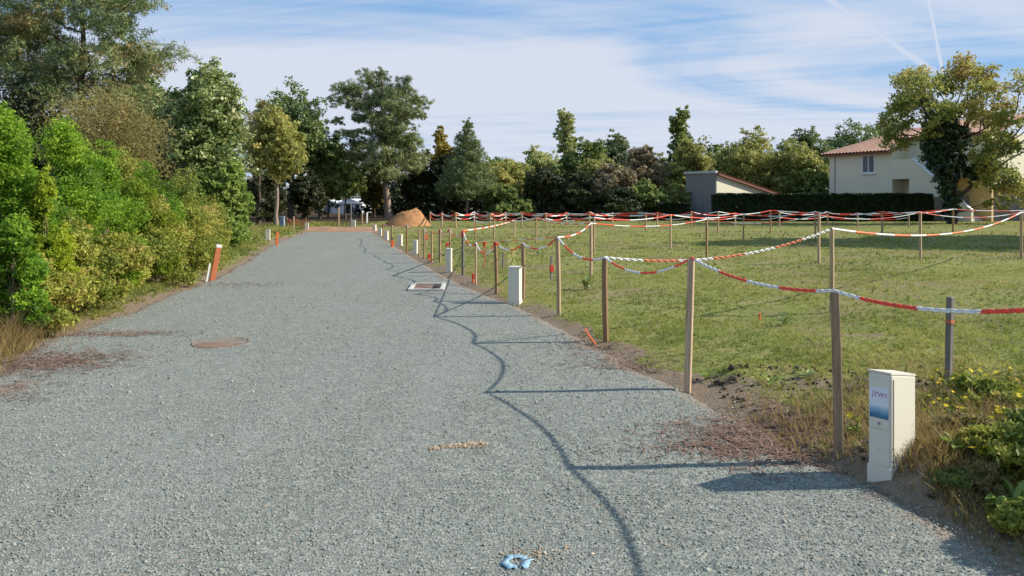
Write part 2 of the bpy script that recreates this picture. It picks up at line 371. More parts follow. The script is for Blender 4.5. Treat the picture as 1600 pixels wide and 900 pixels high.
def ground_mat():
    m, t, b, out = new_mat('meadow_ground')
    co = t.add('ShaderNodeTexCoord').outputs['Object']
    a = t.add('ShaderNodeAttribute'); a.attribute_name = 'bare'
    lit = t.add('ShaderNodeAttribute'); lit.attribute_name = 'litter'
    n0 = t.noise(co, 0.22, 5, 0.6); n1 = t.noise(co, 1.6, 6, 0.65); n2 = t.noise(co, 16, 5, 0.7); n3 = t.noise(co, 70, 3, 0.7)
    g = t.ramp(t.math('ADD', t.math('MULTIPLY', n1, 0.45), t.math('MULTIPLY', n2, 0.55)),
               [(0.3, (0.102, 0.127, 0.031)), (0.45, (0.174, 0.198, 0.050)), (0.56, (0.258, 0.248, 0.083)), (0.7, (0.348, 0.275, 0.132))])
    dry = t.mix(n2, (0.17, 0.14, 0.065), (0.29, 0.23, 0.125))
    g = t.mix(t.remap(t.math('ADD', t.math('MULTIPLY', n0, 0.6), t.math('MULTIPLY', n1, 0.4)), 0.46, 0.60, 0, 0.8), g, dry)
    soil = t.mix(n2, (0.135, 0.095, 0.06), (0.345, 0.26, 0.175))
    soil = t.mix(t.remap(n3, 0.55, 0.75), soil, (0.42, 0.36, 0.28))
    k = t.math('ADD', a.outputs['Fac'], t.math('MULTIPLY', t.math('SUBTRACT', n1, 0.5), 0.9))
    c = t.mix(t.remap(k, 0.35, 0.62), g, soil)
    lt = t.mix(n2, (0.05, 0.036, 0.022), (0.12, 0.085, 0.05))
    c = t.mix(lit.outputs['Fac'], c, lt)
    t.put(b.inputs['Base Color'], c); b.inputs['Roughness'].default_value = 0.95; b.inputs['Specular IOR Level'].default_value = 0.08
    bp = t.add('ShaderNodeBump'); bp.inputs['Strength'].default_value = 0.9; bp.inputs['Distance'].default_value = 0.03
    t.put(bp.inputs['Height'], t.math('ADD', n2, t.math('MULTIPLY', n3, 0.4))); t.put(b.inputs['Normal'], bp.outputs[0])
    return m


def build_ground():
    xs = np.concatenate([[-900, -500, -250, -120, -70, -45], np.arange(-34, -12, 1.0), np.arange(-12, -4, 0.25), np.arange(-4, 5, 0.09), np.arange(5, 20, 0.3),
                         np.arange(20, 50, 1.5), [60, 90, 150, 300, 600, 900]])
    ys = np.concatenate([[-300, -100, -40, -15, -6], np.arange(-3, 2, 0.5), np.arange(2, 13, 0.09), np.arange(13, 40, 0.3), np.arange(40, 64, 1.0), [70, 80, 100, 140, 220, 400, 700, 1200]])
    X, Y = np.meshgrid(xs, ys); X = X.ravel(); Y = Y.ravel(); Zg = ground_z(X, Y)
    nx, ny = len(xs), len(ys); i = np.arange(nx - 1)[None]; j = np.arange(ny - 1)[:, None] * nx
    Fq = np.stack([i + j, i + j + 1, i + j + 1 + nx, i + j + nx], -1).reshape(-1, 4)
    me = mesh_np('ground', np.stack([X, Y, Zg], 1), Fq, smooth=True)
    d = off_road(X, Y)
    bare = 1 - sstep(0.06, 0.55, d + 0.25 * vnoise(X * 1.5, Y * 1.5, 41))
    bare = np.maximum(bare, 0.75 * np.exp(-((X - 2.9) / 0.9) ** 2 - ((Y - 4.6) / 0.9) ** 2))
    bare = np.maximum(bare, 0.6 * np.exp(-((Y - 6.2) / 0.35) ** 2) * (X > 1.2) * (X < 4))
    for px, py, sx in ((1340, 530, .5), (1290, 545, .4), (1550, 535, .5), (890, 425, .8), (1440, 700, .5)):
        p = P(px, py); bare = np.maximum(bare, 0.6 * np.exp(-((X - p.x) / sx) ** 2 - ((Y - p.y) / (sx * 0.6)) ** 2))
    litter = np.maximum(sstep(51, 55, Y), (X < 0) * sstep(0.8, 2.0, edge_l(Y) - X) * (1 - sstep(38, 44, Y)))
    litter = np.maximum(litter, (X < -9) * sstep(40, 46, Y))
    for nm, arr in (('bare', bare), ('litter', litter)):
        at = me.attributes.new(nm, 'FLOAT', 'POINT'); at.data.foreach_set('value', arr.astype(np.float32))
    tag(link('ground', me, ground_mat()), kind='structure')


def road_mat():
    m, t, b, out = new_mat('grey_green_gravel')
    co = t.add('ShaderNodeTexCoord').outputs['Object']
    v = t.add('ShaderNodeTexVoronoi'); t.put(v.inputs['Vector'], co); v.inputs['Scale'].default_value = 75; v.inputs['Randomness'].default_value = 1
    v2 = t.add('ShaderNodeTexVoronoi'); t.put(v2.inputs['Vector'], co); v2.inputs['Scale'].default_value = 26
    big = t.noise(co, 0.5, 4, 0.6); mid = t.noise(co, 6, 5, 0.65)
    sp = t.add('ShaderNodeSeparateXYZ'); t.put(sp.inputs[0], v.outputs['Color'])
    sp2 = t.add('ShaderNodeSeparateXYZ'); t.put(sp2.inputs[0], v2.outputs['Color'])
    f = t.math('ADD', t.math('MULTIPLY', sp.outputs[0], 0.55), t.math('ADD', t.math('MULTIPLY', sp2.outputs[0], 0.2), t.math('MULTIPLY', mid, 0.3)))
    c = t.ramp(f, [(0.15, (0.119, 0.126, 0.105)), (0.45, (0.216, 0.224, 0.186)), (0.7, (0.294, 0.302, 0.250)), (0.95, (0.459, 0.447, 0.372))])
    # a few tan stones, and slow drifts of dust
    c = t.mix(t.remap(sp.outputs[1], 0.985, 0.99), c, (0.42, 0.31, 0.21))
    c = t.mix(t.remap(big, 0.45, 0.7, 0, 0.3), c, (0.29, 0.30, 0.265))
    # faint wheel tracks, where dust has been pressed in
    tk = t.noise(t.vmath('MULTIPLY', co, (1.3, 0.06, 1.0)), 1.0, 3, 0.5)
    c = t.mix(t.remap(tk, 0.5, 0.68, 0, 0.22), c, (0.31, 0.31, 0.28))
    # dark gaps between the stones
    gap = t.remap(v.outputs['Distance'], 0.35, 0.75)
    c = t.mix(t.math('MULTIPLY', gap, 0.45), c, (0.09, 0.10, 0.10))
    # soil trodden in along both edges
    e = t.add('ShaderNodeAttribute'); e.attribute_name = 'edge'
    k = t.math('ADD', e.outputs['Fac'], t.math('MULTIPLY', t.math('SUBTRACT', mid, 0.5), 1.1))
    c = t.mix(t.remap(k, 0.45, 0.85, 0, 0.8), c, t.mix(sp.outputs[2], (0.17, 0.11, 0.075), (0.34, 0.25, 0.18)))
    t.put(b.inputs['Base Color'], c); b.inputs['Roughness'].default_value = 0.85; b.inputs['Specular IOR Level'].default_value = 0.2
    h = t.math('SUBTRACT', t.math('ADD', t.math('MULTIPLY', sp.outputs[0], 0.5), t.math('MULTIPLY', mid, 0.6)), v.outputs['Distance'])
    bp = t.add('ShaderNodeBump'); bp.inputs['Strength'].default_value = 0.4; bp.inputs['Distance'].default_value = 0.010
    t.put(bp.inputs['Height'], h); t.put(b.inputs['Normal'], bp.outputs[0])
    return m


def road_z(x, y):
    return 0.006 * vnoise(np.asarray(x) * 0.8, np.asarray(y) * 0.8, 51) + 0.004 * vnoise(np.asarray(x) * 3, np.asarray(y) * 3, 52)


def build_road():
    ys = np.concatenate([np.arange(-3, 2, 0.25), np.arange(2, 14, 0.05), np.arange(14, ROAD_END, 0.15), [ROAD_END]])
    s = np.concatenate([np.linspace(0, 0.2, 14), np.linspace(0.2, 0.8, 14)[1:-1], np.linspace(0.8, 1, 14)])
    a, b = edge_l(ys)[:, None], edge_r(ys)[:, None]
    X = a + (b - a) * s[None]; Y = np.repeat(ys[:, None], len(s), 1)
    # the far end is not cut straight
    Y = Y + (Y > ROAD_END - 0.01) * 0.3 * vnoise(X * 1.2, 0.3, 8)
    Zr = road_z(X, Y); Zr[:, 0] = Zr[:, -1] = -0.03; Zr[-1] = -0.03
    n = len(s); i = np.arange(n - 1)[None]; j = np.arange(len(ys) - 1)[:, None] * n
    Fq = np.stack([i + j, i + j + 1, i + j + 1 + n, i + j + n], -1).reshape(-1, 4)
    X, Y, Zr = X.ravel(), Y.ravel(), Zr.ravel()
    me = mesh_np('gravel_road', np.stack([X, Y, Zr], 1), Fq, smooth=True)
    d = -off_road(X, Y)
    e = (1 - sstep(0, 0.45, d)) * 0.8
    for px, py, w, dd in ((1215, 690, 0.55, 0.28), (85, 565, 0.6, 0.5), (180, 522, 0.6, 0.2), (715, 698, 0.12, 0.06), (845, 872, 0.09, 0.07), (10, 610, 0.3, 0.5), (1000, 575, 0.4, 0.25), (345, 535, 0.36, 0.36)):
        p = P(px, py); e = np.maximum(e, 0.85 * np.exp(-((X - p.x) / w) ** 2 - ((Y - p.y) / dd) ** 2))
    at = me.attributes.new('edge', 'FLOAT', 'POINT'); at.data.foreach_set('value', e.astype(np.float32))
    tag(link('gravel_road', me, road_mat()), kind='structure')


build_ground(); build_road()


def build_soil_strip():
    """low berm of reddish soil across the end of the road"""
    xs = np.linspace(AT(462, 38), AT(600, 38), 60); ts = np.linspace(0, 1, 9)
    X, T = np.meshgrid(xs, ts)
    Y = ROAD_END - 0.25 + T * 4.0 + 0.25 * vnoise(X * 0.8, T * 2, 61)
    e = np.sin(np.pi * T) * np.minimum(1, np.minimum((X - xs[0]) / 0.6, (xs[-1] - X) / 0.6))
    Z = -0.05 + 0.20 * e * (1 + 0.35 * vnoise(X * 2, Y * 2, 62))
    i = np.arange(59)[None]; j = np.arange(8)[:, None] * 60
    Fq = np.stack([i + j, i + j + 1, i + j + 61, i + j + 60], -1).reshape(-1, 4)
    tag(link('soil_berm', mesh_np('soil_berm', np.stack([X.ravel(), Y.ravel(), Z.ravel()], 1), Fq, smooth=True), M['soil']), kind='structure')
build_soil_strip()

# ------------------------------------------------------------------ scattered small stuff
def blades(pos, h, w, lean, k, rng, tint, tipw=0.0):
    """k grass blades at each position (n,3): one bent two-segment blade = quad + triangle joined as 2 quads"""
    n = len(pos); pos = np.repeat(pos, k, 0); h = np.repeat(h, k) * rng.uniform(0.5, 1.15, n * k); w = np.repeat(w, k) * rng.uniform(0.7, 1.3, n * k)
    tint = np.clip(np.repeat(tint, k) + rng.normal(0, 0.16, n * k), 0, 1)
    a = rng.uniform(0, 2 * np.pi, n * k); b = rng.uniform(0, 2 * np.pi, n * k)
    dx, dy = np.cos(a), np.sin(a); sx, sy = np.cos(b) * w, np.sin(b) * w; L = lean * rng.uniform(0.3, 1.5, n * k) * h
    base = pos + np.stack([dx, dy, 0 * dx], 1) * (h * 0.12)[:, None]
    side = np.stack([sx, sy, 0 * sx], 1)
    midp = base + np.stack([dx * L * 0.4, dy * L * 0.4, h * 0.6], 1); tip = base + np.stack([dx * L, dy * L, h], 1)
    V = np.stack([base - side, base + side, midp + side * 0.7, midp - side * 0.7, tip], 1).reshape(-1, 3)
    i = np.arange(n * k)[:, None] * 5
    Ft = np.concatenate([i + np.array([[0, 1, 2]]), i + np.array([[0, 2, 3]]), i + np.array([[3, 2, 4]])], 1).reshape(-1, 3)
    return V, Ft, np.repeat(tint, 3)


def stones(pos, size, rng):
    n = len(pos)
    base = np.array([[1, 0, 0], [0, 1, 0], [-1, 0, 0], [0, -1, 0], [0, 0, 1], [0, 0, -1]], float)
    V = base[None] * rng.uniform(0.6, 1.25, (n, 6, 1)) * np.stack([size * rng.uniform(.8, 1.3, n), size * rng.uniform(.7, 1.1, n), size * rng.uniform(.45, .8, n)], 1)[:, None]
    a = rng.uniform(0, 2 * np.pi, n); c, s = np.cos(a)[:, None], np.sin(a)[:, None]
    tilt = rng.normal(0, 0.5, (n, 1))
    x, y, z = V[..., 0], V[..., 1], V[..., 2]
    x, z = x * np.cos(tilt) - z * np.sin(tilt), x * np.sin(tilt) + z * np.cos(tilt)
    V = np.stack([x * c - y * s, x * s + y * c, z], -1) + pos[:, None]
    f = np.array([[0, 1, 4], [1, 2, 4], [2, 3, 4], [3, 0, 4], [1, 0, 5], [2, 1, 5], [3, 2, 5], [0, 3, 5]])
    return V.reshape(-1, 3), (np.arange(n)[:, None, None] * 6 + f[None]).reshape(-1, 3)


def in_view(x, y, margin=0.6):
    return (np.abs(x) < y * 800 / F + margin)


def build_gravel():
    rng = np.random.default_rng(3)
    P_, S_, T_ = [], [], []
    for y0, y1, dens, size in ((2.9, 4.2, 3000, 0.0056), (4.2, 6.0, 1500, 0.0064), (6.0, 9.0, 420, 0.008), (9, 13, 120, 0.010)):
        n = int(dens * (y1 - y0) * 8)
        x = rng.uniform(-5.5, 3.2, n); y = rng.uniform(y0, y1, n); d = off_road(x, y)
        k = in_view(x, y, 0.2) & ((d < 0) | (rng.random(n) < 0.30 * np.exp(-np.maximum(d, 0) / 0.14))); x, y, d = x[k], y[k], d[k]
        s = size * rng.lognormal(0, 0.3, len(x)); z = np.maximum(road_z(x, y), np.where(d > 0, ground_z(x, y), -9)) + s * 0.15
        P_.append(np.stack([x, y, z], 1)); S_.append(s); T_.append(np.clip(rng.beta(2.2, 2.4, len(x)), 0, 1))
    pos = np.concatenate(P_); V, Ft = stones(pos, np.concatenate(S_), rng)
    tag(link('loose_gravel', mesh_np('loose_gravel', V, Ft, np.repeat(np.concatenate(T_), 8)), LEAF['stone']), kind='stuff')
    # tan crumbs: the spilled sand on the road and stones along the verge
    P_ = []
    for px, py, sx, sy, n in ((715, 699, 0.075, 0.022, 420), (745, 694, 0.035, 0.014, 420), (680, 702, 0.022, 0.010, 160), (832, 866, 0.08, 0.05, 200), (1200, 700, 0.5, 0.3, 130), (1330, 730, 0.25, 0.2, 90), (60, 535, 0.3, 0.12, 90), (960, 560, 0.3, 0.3, 90), (1460, 730, 0.3, 0.3, 110), (1100, 620, .25, .3, 60)):
        c = P(px, py); x = rng.normal(c.x, sx, n); y = rng.normal(c.y, sy, n)
        z = np.where(off_road(x, y) > 0, ground_z(x, y), road_z(x, y)) + 0.004; P_.append(np.stack([x, y, z], 1))
    pos = np.concatenate(P_); s = 0.0042 * rng.lognormal(0, 0.5, len(pos)); V, Ft = stones(pos, s, rng)
    tag(link('scattered_crumbs', mesh_np('scattered_crumbs', V, Ft, np.repeat(rng.random(len(pos)), 8)), LEAF['crumb']), kind='stuff')
    # clods of earth on the turned strip
    n = 600; x = rng.uniform(1.5, 4.2, n); y = rng.normal(6.3, 0.35, n); k = off_road(x, y) > 0.2; x, y = x[k], y[k]
    n = 500; x2 = rng.uniform(2.0, 4.2, n); y2 = rng.uniform(3.2, 5.6, n); k = off_road(x2, y2) > 0.05; x = np.concatenate([x, x2[k]]); y = np.concatenate([y, y2[k]])
    s = 0.016 * rng.lognormal(0, 0.5, len(x)); V, Ft = stones(np.stack([x, y, ground_z(x, y) + s * 0.2], 1), s, rng)
    tag(link('earth_clods', mesh_np('earth_clods', V, Ft, np.repeat(rng.random(len(x)), 8)), LEAF['clod']), kind='stuff')
    # fallen needles in red brown drifts
    P_ = []
    for px, py, sx, sy, n in ((80, 566, 0.42, 0.32, 1500), (20, 560, 0.5, 0.3, 500), (185, 522, 0.45, 0.12, 420), (1200, 690, 0.34, 0.27, 1900), (1150, 700, 0.3, 0.14, 500), (1250, 668, 0.3, 0.2, 900), (330, 445, 0.9, 0.3, 400), (5, 615, 0.25, 0.3, 300),
                              (980, 571, 0.28, 0.2, 400), (930, 545, 0.25, 0.4, 300), (720, 444, 0.6, 0.8, 400)):
        c = P(px, py); x = rng.normal(c.x, sx, n); y = rng.normal(c.y, sy, n)
        z = np.where(off_road(x, y) > 0, np.maximum(ground_z(x, y), -0.03), np.maximum(road_z(x, y), ground_z(x, y))) + rng.uniform(0.004, 0.016, n); P_.append(np.stack([x, y, z], 1))
    pos = np.concatenate(P_); pos = pos[rng.random(len(pos)) < .7]; n = len(pos); a = rng.uniform(0, np.pi, n); L = rng.uniform(0.02, 0.06, n); w = 0.0022 * (1 + pos[:, 1] / 8)
    d = np.stack([np.cos(a) * L, np.sin(a) * L, rng.normal(0, 0.08, n) * L], 1); e = np.stack([-np.sin(a) * w, np.cos(a) * w, 0 * a], 1)
    V = np.stack([pos - d - e, pos + d - e, pos + d + e, pos - d + e], 1).reshape(-1, 3)
    tag(link('fallen_needles', mesh_np('fallen_needles', V, np.arange(4 * n).reshape(-1, 4), rng.random(n)), LEAF['needles']), kind='stuff')
build_gravel()


def build_grass():
    rng = np.random.default_rng(8)
    Vs, Fs, Ts, o = [], [], [], 0
    for y0, y1, dens, h, w, k in ((3.0, 6.2, 620, 0.046, 0.0024, 6), (6.2, 10, 400, 0.045, 0.0032, 6), (10, 17, 140, 0.045, 0.0055, 5), (17, 30, 36, 0.05, 0.010, 5), (30, 51, 9, 0.06, 0.02, 5)):
        x0, x1 = -y1 * 0.30, y1 * 0.72 + 0.5
        n = int(dens * (y1 - y0) * (x1 - x0)); x = rng.uniform(x0, x1, n); y = rng.uniform(y0, y1, n); d = x - edge_r(y)
        d = np.where(y > ROAD_END, np.where(y > ROAD_END + 3.2, 3, 0.0), d)
        p = sstep(0.08, 0.6, d + 0.3 * vnoise(x * 1.5, y * 1.5, 41)) * (0.45 + 0.75 * sstep(-0.5, 0.5, vnoise(x * 0.8, y * 0.8, 71) + 0.6 * vnoise(x * 3, y * 3, 72)))
        bare = 0.6 * np.exp(-((x - 2.5) / 0.5) ** 2 - ((y - 4.4) / 0.5) ** 2)
        p *= 1 - 0.85 * bare
        kk = in_view(x, y, 0.8) & (rng.random(n) < p); x, y = x[kk], y[kk]
        t = 0.37 + 0.24 * vnoise(x * 0.5, y * 0.5, 73) + 0.18 * vnoise(x * 2.2, y * 2.2, 74) + 0.12 * (d[kk] < 0.8)
        hh = h * (1 + 0.5 * vnoise(x * 1.3, y * 1.3, 75))
        V, Ft, T = blades(np.stack([x, y, ground_z(x, y) - 0.004], 1), hh, np.full(len(x), w), 0.8, k, rng, t)
        Vs.append(V); Fs.append(Ft + o); Ts.append(T); o += len(V)
    # leafy tufts that stand out of the sward
    n = 1300; x = rng.uniform(-3, 16, n); y = 4.6 + 22 * rng.random(n) ** 1.6; d = x - edge_r(y)
    k = in_view(x, y) & (d > 0.35) & (vnoise(x * 0.9, y * 0.9, 77) > 0.0); x, y = x[k], y[k]
    V, Ft, T = blades(np.stack([x, y, ground_z(x, y)], 1), np.full(len(x), 0.07), np.full(len(x), 0.005) * (0.6 + y / 14), 1.2, 9, rng, np.full(len(x), 0.25))
    Vs.append(V); Fs.append(Ft + o); Ts.append(T); o += len(V)
    tag(link('meadow_grass', mesh_np('meadow_grass', np.concatenate(Vs), np.concatenate(Fs), np.concatenate(Ts)), LEAF['grass']), kind='stuff')
    # left verge: taller, drier
    Vs, Fs, Ts, o = [], [], [], 0
    for y0, y1, dens, h, w, k in ((5.2, 9, 330, 0.13, 0.004, 6), (9, 16, 190, 0.12, 0.006, 6), (16, 27, 60, 0.13, 0.011, 5), (27, 46, 12, 0.16, 0.022, 5)):
        n = int(dens * (y1 - y0) * 5); d = rng.uniform(-0.15, 3.4, n) ; y = rng.uniform(y0, y1, n); x = edge_l(y) - d
        p = sstep(0.0, 0.5, d + 0.22 * vnoise(x * 1.6, y * 1.6, 81)) * (0.5 + 0.5 * sstep(-0.4, 0.3, vnoise(x, y, 82)))
        kk = in_view(x, y, 0.8) & (rng.random(n) < p); x, y, d = x[kk], y[kk], d[kk]
        t = 0.33 + 0.3 * vnoise(x * 0.7, y * 0.7, 83) + 0.2 * sstep(0.5, 0, d)
        hh = h * (0.45 + 0.9 * sstep(0.1, 1.2, d)) * (1 + 0.4 * vnoise(x * 1.5, y * 1.5, 84))
        V, Ft, T = blades(np.stack([x, y, ground_z(x, y) - 0.004], 1), hh, np.full(len(x), w), 0.9, k, rng, t)
        Vs.append(V); Fs.append(Ft + o); Ts.append(T); o += len(V)
    tag(link('verge_grass', mesh_np('verge_grass', np.concatenate(Vs), np.concatenate(Fs), np.concatenate(Ts)), LEAF['grass']), kind='stuff')
    # dry brown stalks at the left corner and round the right bank
    Vs, Fs, Ts, o = [], [], [], 0
    for px, py, sx, sy, n, h in ((10, 548, 0.35, 0.5, 260, 0.42), (30, 530, 0.4, 0.5, 160, 0.3), (1550, 640, .5, .7, 260, .18), (1480, 660, .35, .5, 130, .14), (1590, 700, 0.25, 0.4, 240, 0.22), (1450, 700, .22, .3, 180, .10), (1440, 745, .12, .15, 160, .08), (1520, 730, .25, .25, 420, .16), (1520, 780, .22, .15, 260, .10), (1570, 815, .15, .15, 160, .09), (1400, 660, .3, .3, 160, .10), (1230, 690, .4, .25, 160, .08), (1290, 660, .35, .4, 160, .1)):
        c = P(px, py); x = rng.normal(c.x, sx, n); y = np.maximum(rng.normal(c.y, sy, n), 3.1); k = off_road(x, y) > 0.03; x, y = x[k], y[k]
        V, Ft, T = blades(np.stack([x, y, ground_z(x, y)], 1), np.full(len(x), h), np.full(len(x), 0.0016 + 0.0002 * c.y), 0.8, 5, rng, np.full(len(x), 0.5))
        Vs.append(V); Fs.append(Ft + o); Ts.append(T); o += len(V)
    tag(link('dry_grass', mesh_np('dry_grass', np.concatenate(Vs), np.concatenate(Fs), np.concatenate(Ts)), LEAF['drygrass']), kind='stuff')
build_grass()

# ------------------------------------------------------------------ trees and shrubs
def leaves(clumps, n, L, Wd, rng, out=0.38, sub=22, spread=0.34, up=0.25, droop=0.0):
    """diamond leaves gathered into twigs inside ellipsoid clumps: (cx,cy,cz,rx,ry,rz,tint)"""
    C = np.array([c[:3] for c in clumps]); R = np.array([c[3:6] for c in clumps]); T = np.array([c[6] for c in clumps])
    wt = (R[:, 0] * R[:, 1] + R[:, 1] * R[:, 2] + R[:, 0] * R[:, 2]); wt /= wt.sum()
    nt = max(1, n // sub); ci = rng.choice(len(C), nt, p=wt)
    d = rng.normal(size=(nt, 3)); d /= np.linalg.norm(d, axis=1)[:, None]
    r = rng.random(nt) ** 0.42; tw = C[ci] + d * r[:, None] * R[ci]
    tt = T[ci] + rng.normal(0, 0.13, nt)
    idx = np.repeat(np.arange(nt), sub); m = len(idx)
    rs = (R[ci].mean(1) * spread)[idx] * rng.uniform(0.5, 1.1, m)
    o = rng.normal(size=(m, 3)); o /= np.linalg.norm(o, axis=1)[:, None]
    pos = tw[idx] + o * (rs * rng.random(m) ** 0.5)[:, None] * np.array([1, 1, 0.75])
    pos[:, 2] -= droop * rng.random(m)
    nn = rng.normal(size=(m, 3)); nn /= np.linalg.norm(nn, axis=1)[:, None]
    nn = nn * (1 - out) + d[idx] * out * 0.7 + o * out * 0.3 + np.array([0, 0, up]); nn /= np.linalg.norm(nn, axis=1)[:, None] + 1e-9
    a = rng.normal(size=(m, 3)); a -= (a * nn).sum(1)[:, None] * nn; a /= np.linalg.norm(a, axis=1)[:, None] + 1e-9; b = np.cross(nn, a)
    l = L * rng.uniform(0.6, 1.3, m)[:, None]; w = Wd * rng.uniform(0.7, 1.2, m)[:, None]
    V = np.stack([pos - a * l * 0.5, pos + b * w * 0.5 - nn * w * 0.12, pos + a * l * 0.5, pos - b * w * 0.5 - nn * w * 0.12], 1).reshape(-1, 3)
    return V, np.arange(4 * m).reshape(-1, 4), np.clip(tt[idx] + rng.normal(0, 0.10, m), 0, 1)


def limb(p, q, r0, r1, rng, k=6, seg=7, wob=0.06):
    t = np.linspace(0, 1, seg)[:, None]; L = np.linalg.norm(np.subtract(q, p))
    pts = np.asarray(p) * (1 - t) + np.asarray(q) * t; pts[1:-1] += rng.normal(0, wob * L / 3, (seg - 2, 3))
    return tube_np(pts, np.linspace(r0, r1, seg), k)


TREE_SEED = [100]
def tree(name, label, cat, X, Y, h, w, kind, mat, n, L, Wd, base=0.25, lean=(0, 0), trunk_r=None, group=None, bark='bark', tint=0.5, dens=1.0, nclump=None, parts=None, wy=None, sub=22, spread=0.36, out=0.38, up=0.25):
    """trunk with limbs and a leafy crown; h height, w crown width, base = crown foot as a share of h"""
    TREE_SEED[0] += 1; rng = np.random.default_rng(TREE_SEED[0])
    z0 = gz(X, Y); t = thing(name, label, cat, (X, Y, z0), 0, group); wy = wy or w
    top = np.array([lean[0], lean[1], h]); cz0 = h * base; rz = (h - cz0) / 2; mid = np.array([lean[0] * .6, lean[1] * .6, cz0 + rz])
    cl = []
    if kind == 'round':
        nc = nclump or 16
        for i in range(nc):
            d = rng.normal(size=3); d /= np.linalg.norm(d); r = rng.uniform(0.35, 0.66)
            s = rng.uniform(0.34, 0.50)
            cl.append((*(mid + d * r * np.array([w / 2, wy / 2, rz])), w / 2 * s, wy / 2 * s, rz * s * 0.85, tint + rng.normal(0, 0.16)))
        cl.append((mid[0], mid[1], h - rz * .35, w / 2 * .35, wy / 2 * .35, rz * .34, tint))
    elif kind == 'shrub':
        nc = nclump or 14
        for i in range(nc):
            f = rng.random(); a = rng.uniform(0, 2 * np.pi); r = w / 2 * (0.75 - 0.5 * f ** 2) * rng.uniform(.5, 1)
            s = rng.uniform(0.28, 0.42)
            cl.append((math.cos(a) * r + lean[0] * f, math.sin(a) * r * wy / w, h * (0.13 + 0.72 * f), w / 2 * s, wy / 2 * s, h * s * 0.5, tint + rng.normal(0, 0.16)))
        cl.append((lean[0], lean[1], h * 0.86, w * 0.14, wy * 0.14, h * 0.14, tint))
    elif kind == 'spire':                       # bushy young conifer, pointed plumes of spray
        nc = nclump or 16
        for i in range(nc):
            f = rng.random() ** 1.1; a = rng.uniform(0, 2 * np.pi); r = w / 2 * (1 - f) ** 0.7 * rng.uniform(.45, .95)
            cl.append((math.cos(a) * r, math.sin(a) * r * wy / w, h * (0.12 + 0.74 * f), w * 0.15, wy * 0.15, h * rng.uniform(0.10, 0.17), tint + rng.normal(0, 0.17)))
        cl.append((lean[0], lean[1], h * 0.88, w * 0.09, wy * 0.09, h * 0.13, tint + .1))
    elif kind == 'poplar':
        nc = nclump or 14
        for i in range(nc):
            f = (i + 0.5) / nc; r = w / 2 * (0.35 + 0.65 * math.sin(math.pi * min(1, 0.25 + 0.75 * (1 - f)) ** 1.1)) * 0.62
            a = rng.uniform(0, 2 * np.pi)
            cl.append((math.cos(a) * r * 0.5 + lean[0] * f, math.sin(a) * r * 0.5, cz0 + (h - cz0) * (0.03 + 0.92 * f), r, r, (h - cz0) / nc * 1.5, tint + rng.normal(0, 0.1)))
    elif kind == 'cone':
        nc = nclump or 26
        for i in range(nc):
            f = ((i + 0.5) / nc) ** 1.15; R = w / 2 * (1 - f) ** 0.8 + 0.06 * w; a = i * 2.4 + rng.normal(0, 0.3)
            cl.append((math.cos(a) * R * 0.55, math.sin(a) * R * 0.55, cz0 + (h - cz0) * (0.06 + 0.88 * f), R * 0.58, R * 0.58, (h - cz0) * 0.085, tint + rng.normal(0, 0.12)))
        cl.append((0, 0, h * 0.96, w * 0.08, w * 0.08, h * 0.06, tint))
    elif kind == 'umbrella':                    # old pine: flat needle pads on bare limbs
        nc = nclump or 26
        for i in range(nc):
            f = rng.random(); a = rng.uniform(0, 2 * np.pi); prof = math.sin(math.pi * (0.10 + 0.72 * f)) ** 0.6
            r = w / 2 * prof * rng.uniform(0.3, 0.88); s = rng.uniform(0.17, 0.27)
            cl.append((math.cos(a) * r + lean[0] * f, math.sin(a) * r * wy / w, cz0 + (h - cz0) * (0.05 + 0.88 * f), w * s * 0.62, wy * s * 0.62, (h - cz0) * 0.055 + w * 0.018, tint + rng.normal(0, 0.2)))
        cl.append((lean[0], 0, h * 0.96, w * 0.16, w * 0.16, h * 0.04, tint))
    if parts: cl += parts
    V, Fq, T = leaves(cl, int(n * dens), L, Wd, rng, sub=sub, spread=spread, out=out, up=up)
    V[:, 2] = np.maximum(V[:, 2], 0.01)
    link('crown', mesh_np('crown', V, Fq, T), LEAF[mat], t)
    # trunk and limbs
    tr = trunk_r or max(0.02, h * 0.016)
    ph = h * (0.35 if kind in ('shrub', 'spire') else 0.82)
    tip = np.array([lean[0] * .8, lean[1] * .8, ph]); pr = []
    pts = np.linspace(0, 1, 10)[:, None] * tip + np.concatenate([[[0, 0, 0]], rng.normal(0, tr * 0.22, (8, 3)), [[0, 0, 0]]]); pts[0, 2] = -0.1
    rad = tr * np.linspace(1, 0.35, 10); rad[0] *= 1.35
    pr.append(tube_np(pts, rad, 8))
    order = rng.permutation(len(cl))[:min(len(cl), 18)]
    for i in order:
        c = np.array(cl[i][:3]); f = min(0.95, max(0.12, (c[2] - 0.35 * np.linalg.norm(c[:2] - tip[:2] * c[2] / h)) / ph))
        pr.append(limb(tip * f, c, tr * (1 - 0.65 * f) * 0.5, tr * 0.10, rng))
    Vt, Ft = join_np(pr)
    link('trunk' if kind not in ('shrub', 'spire') else 'stem', mesh_np('trunk', Vt, Ft, smooth=True), M[bark], t)
    return t


def px_tree(name, label, cat, x, Z, top, wpx, kind, mat, n, leaf, **kw):
    """tree whose crown is wpx wide at pixel column x and whose top is at pixel row top, standing Z metres away"""
    return tree(name, label, cat, AT(x, Z), Z, HT(top, Z), wpx * Z / F, kind, mat, n, leaf[0], leaf[1], **kw)


G_L = 'shrubs along the left verge'
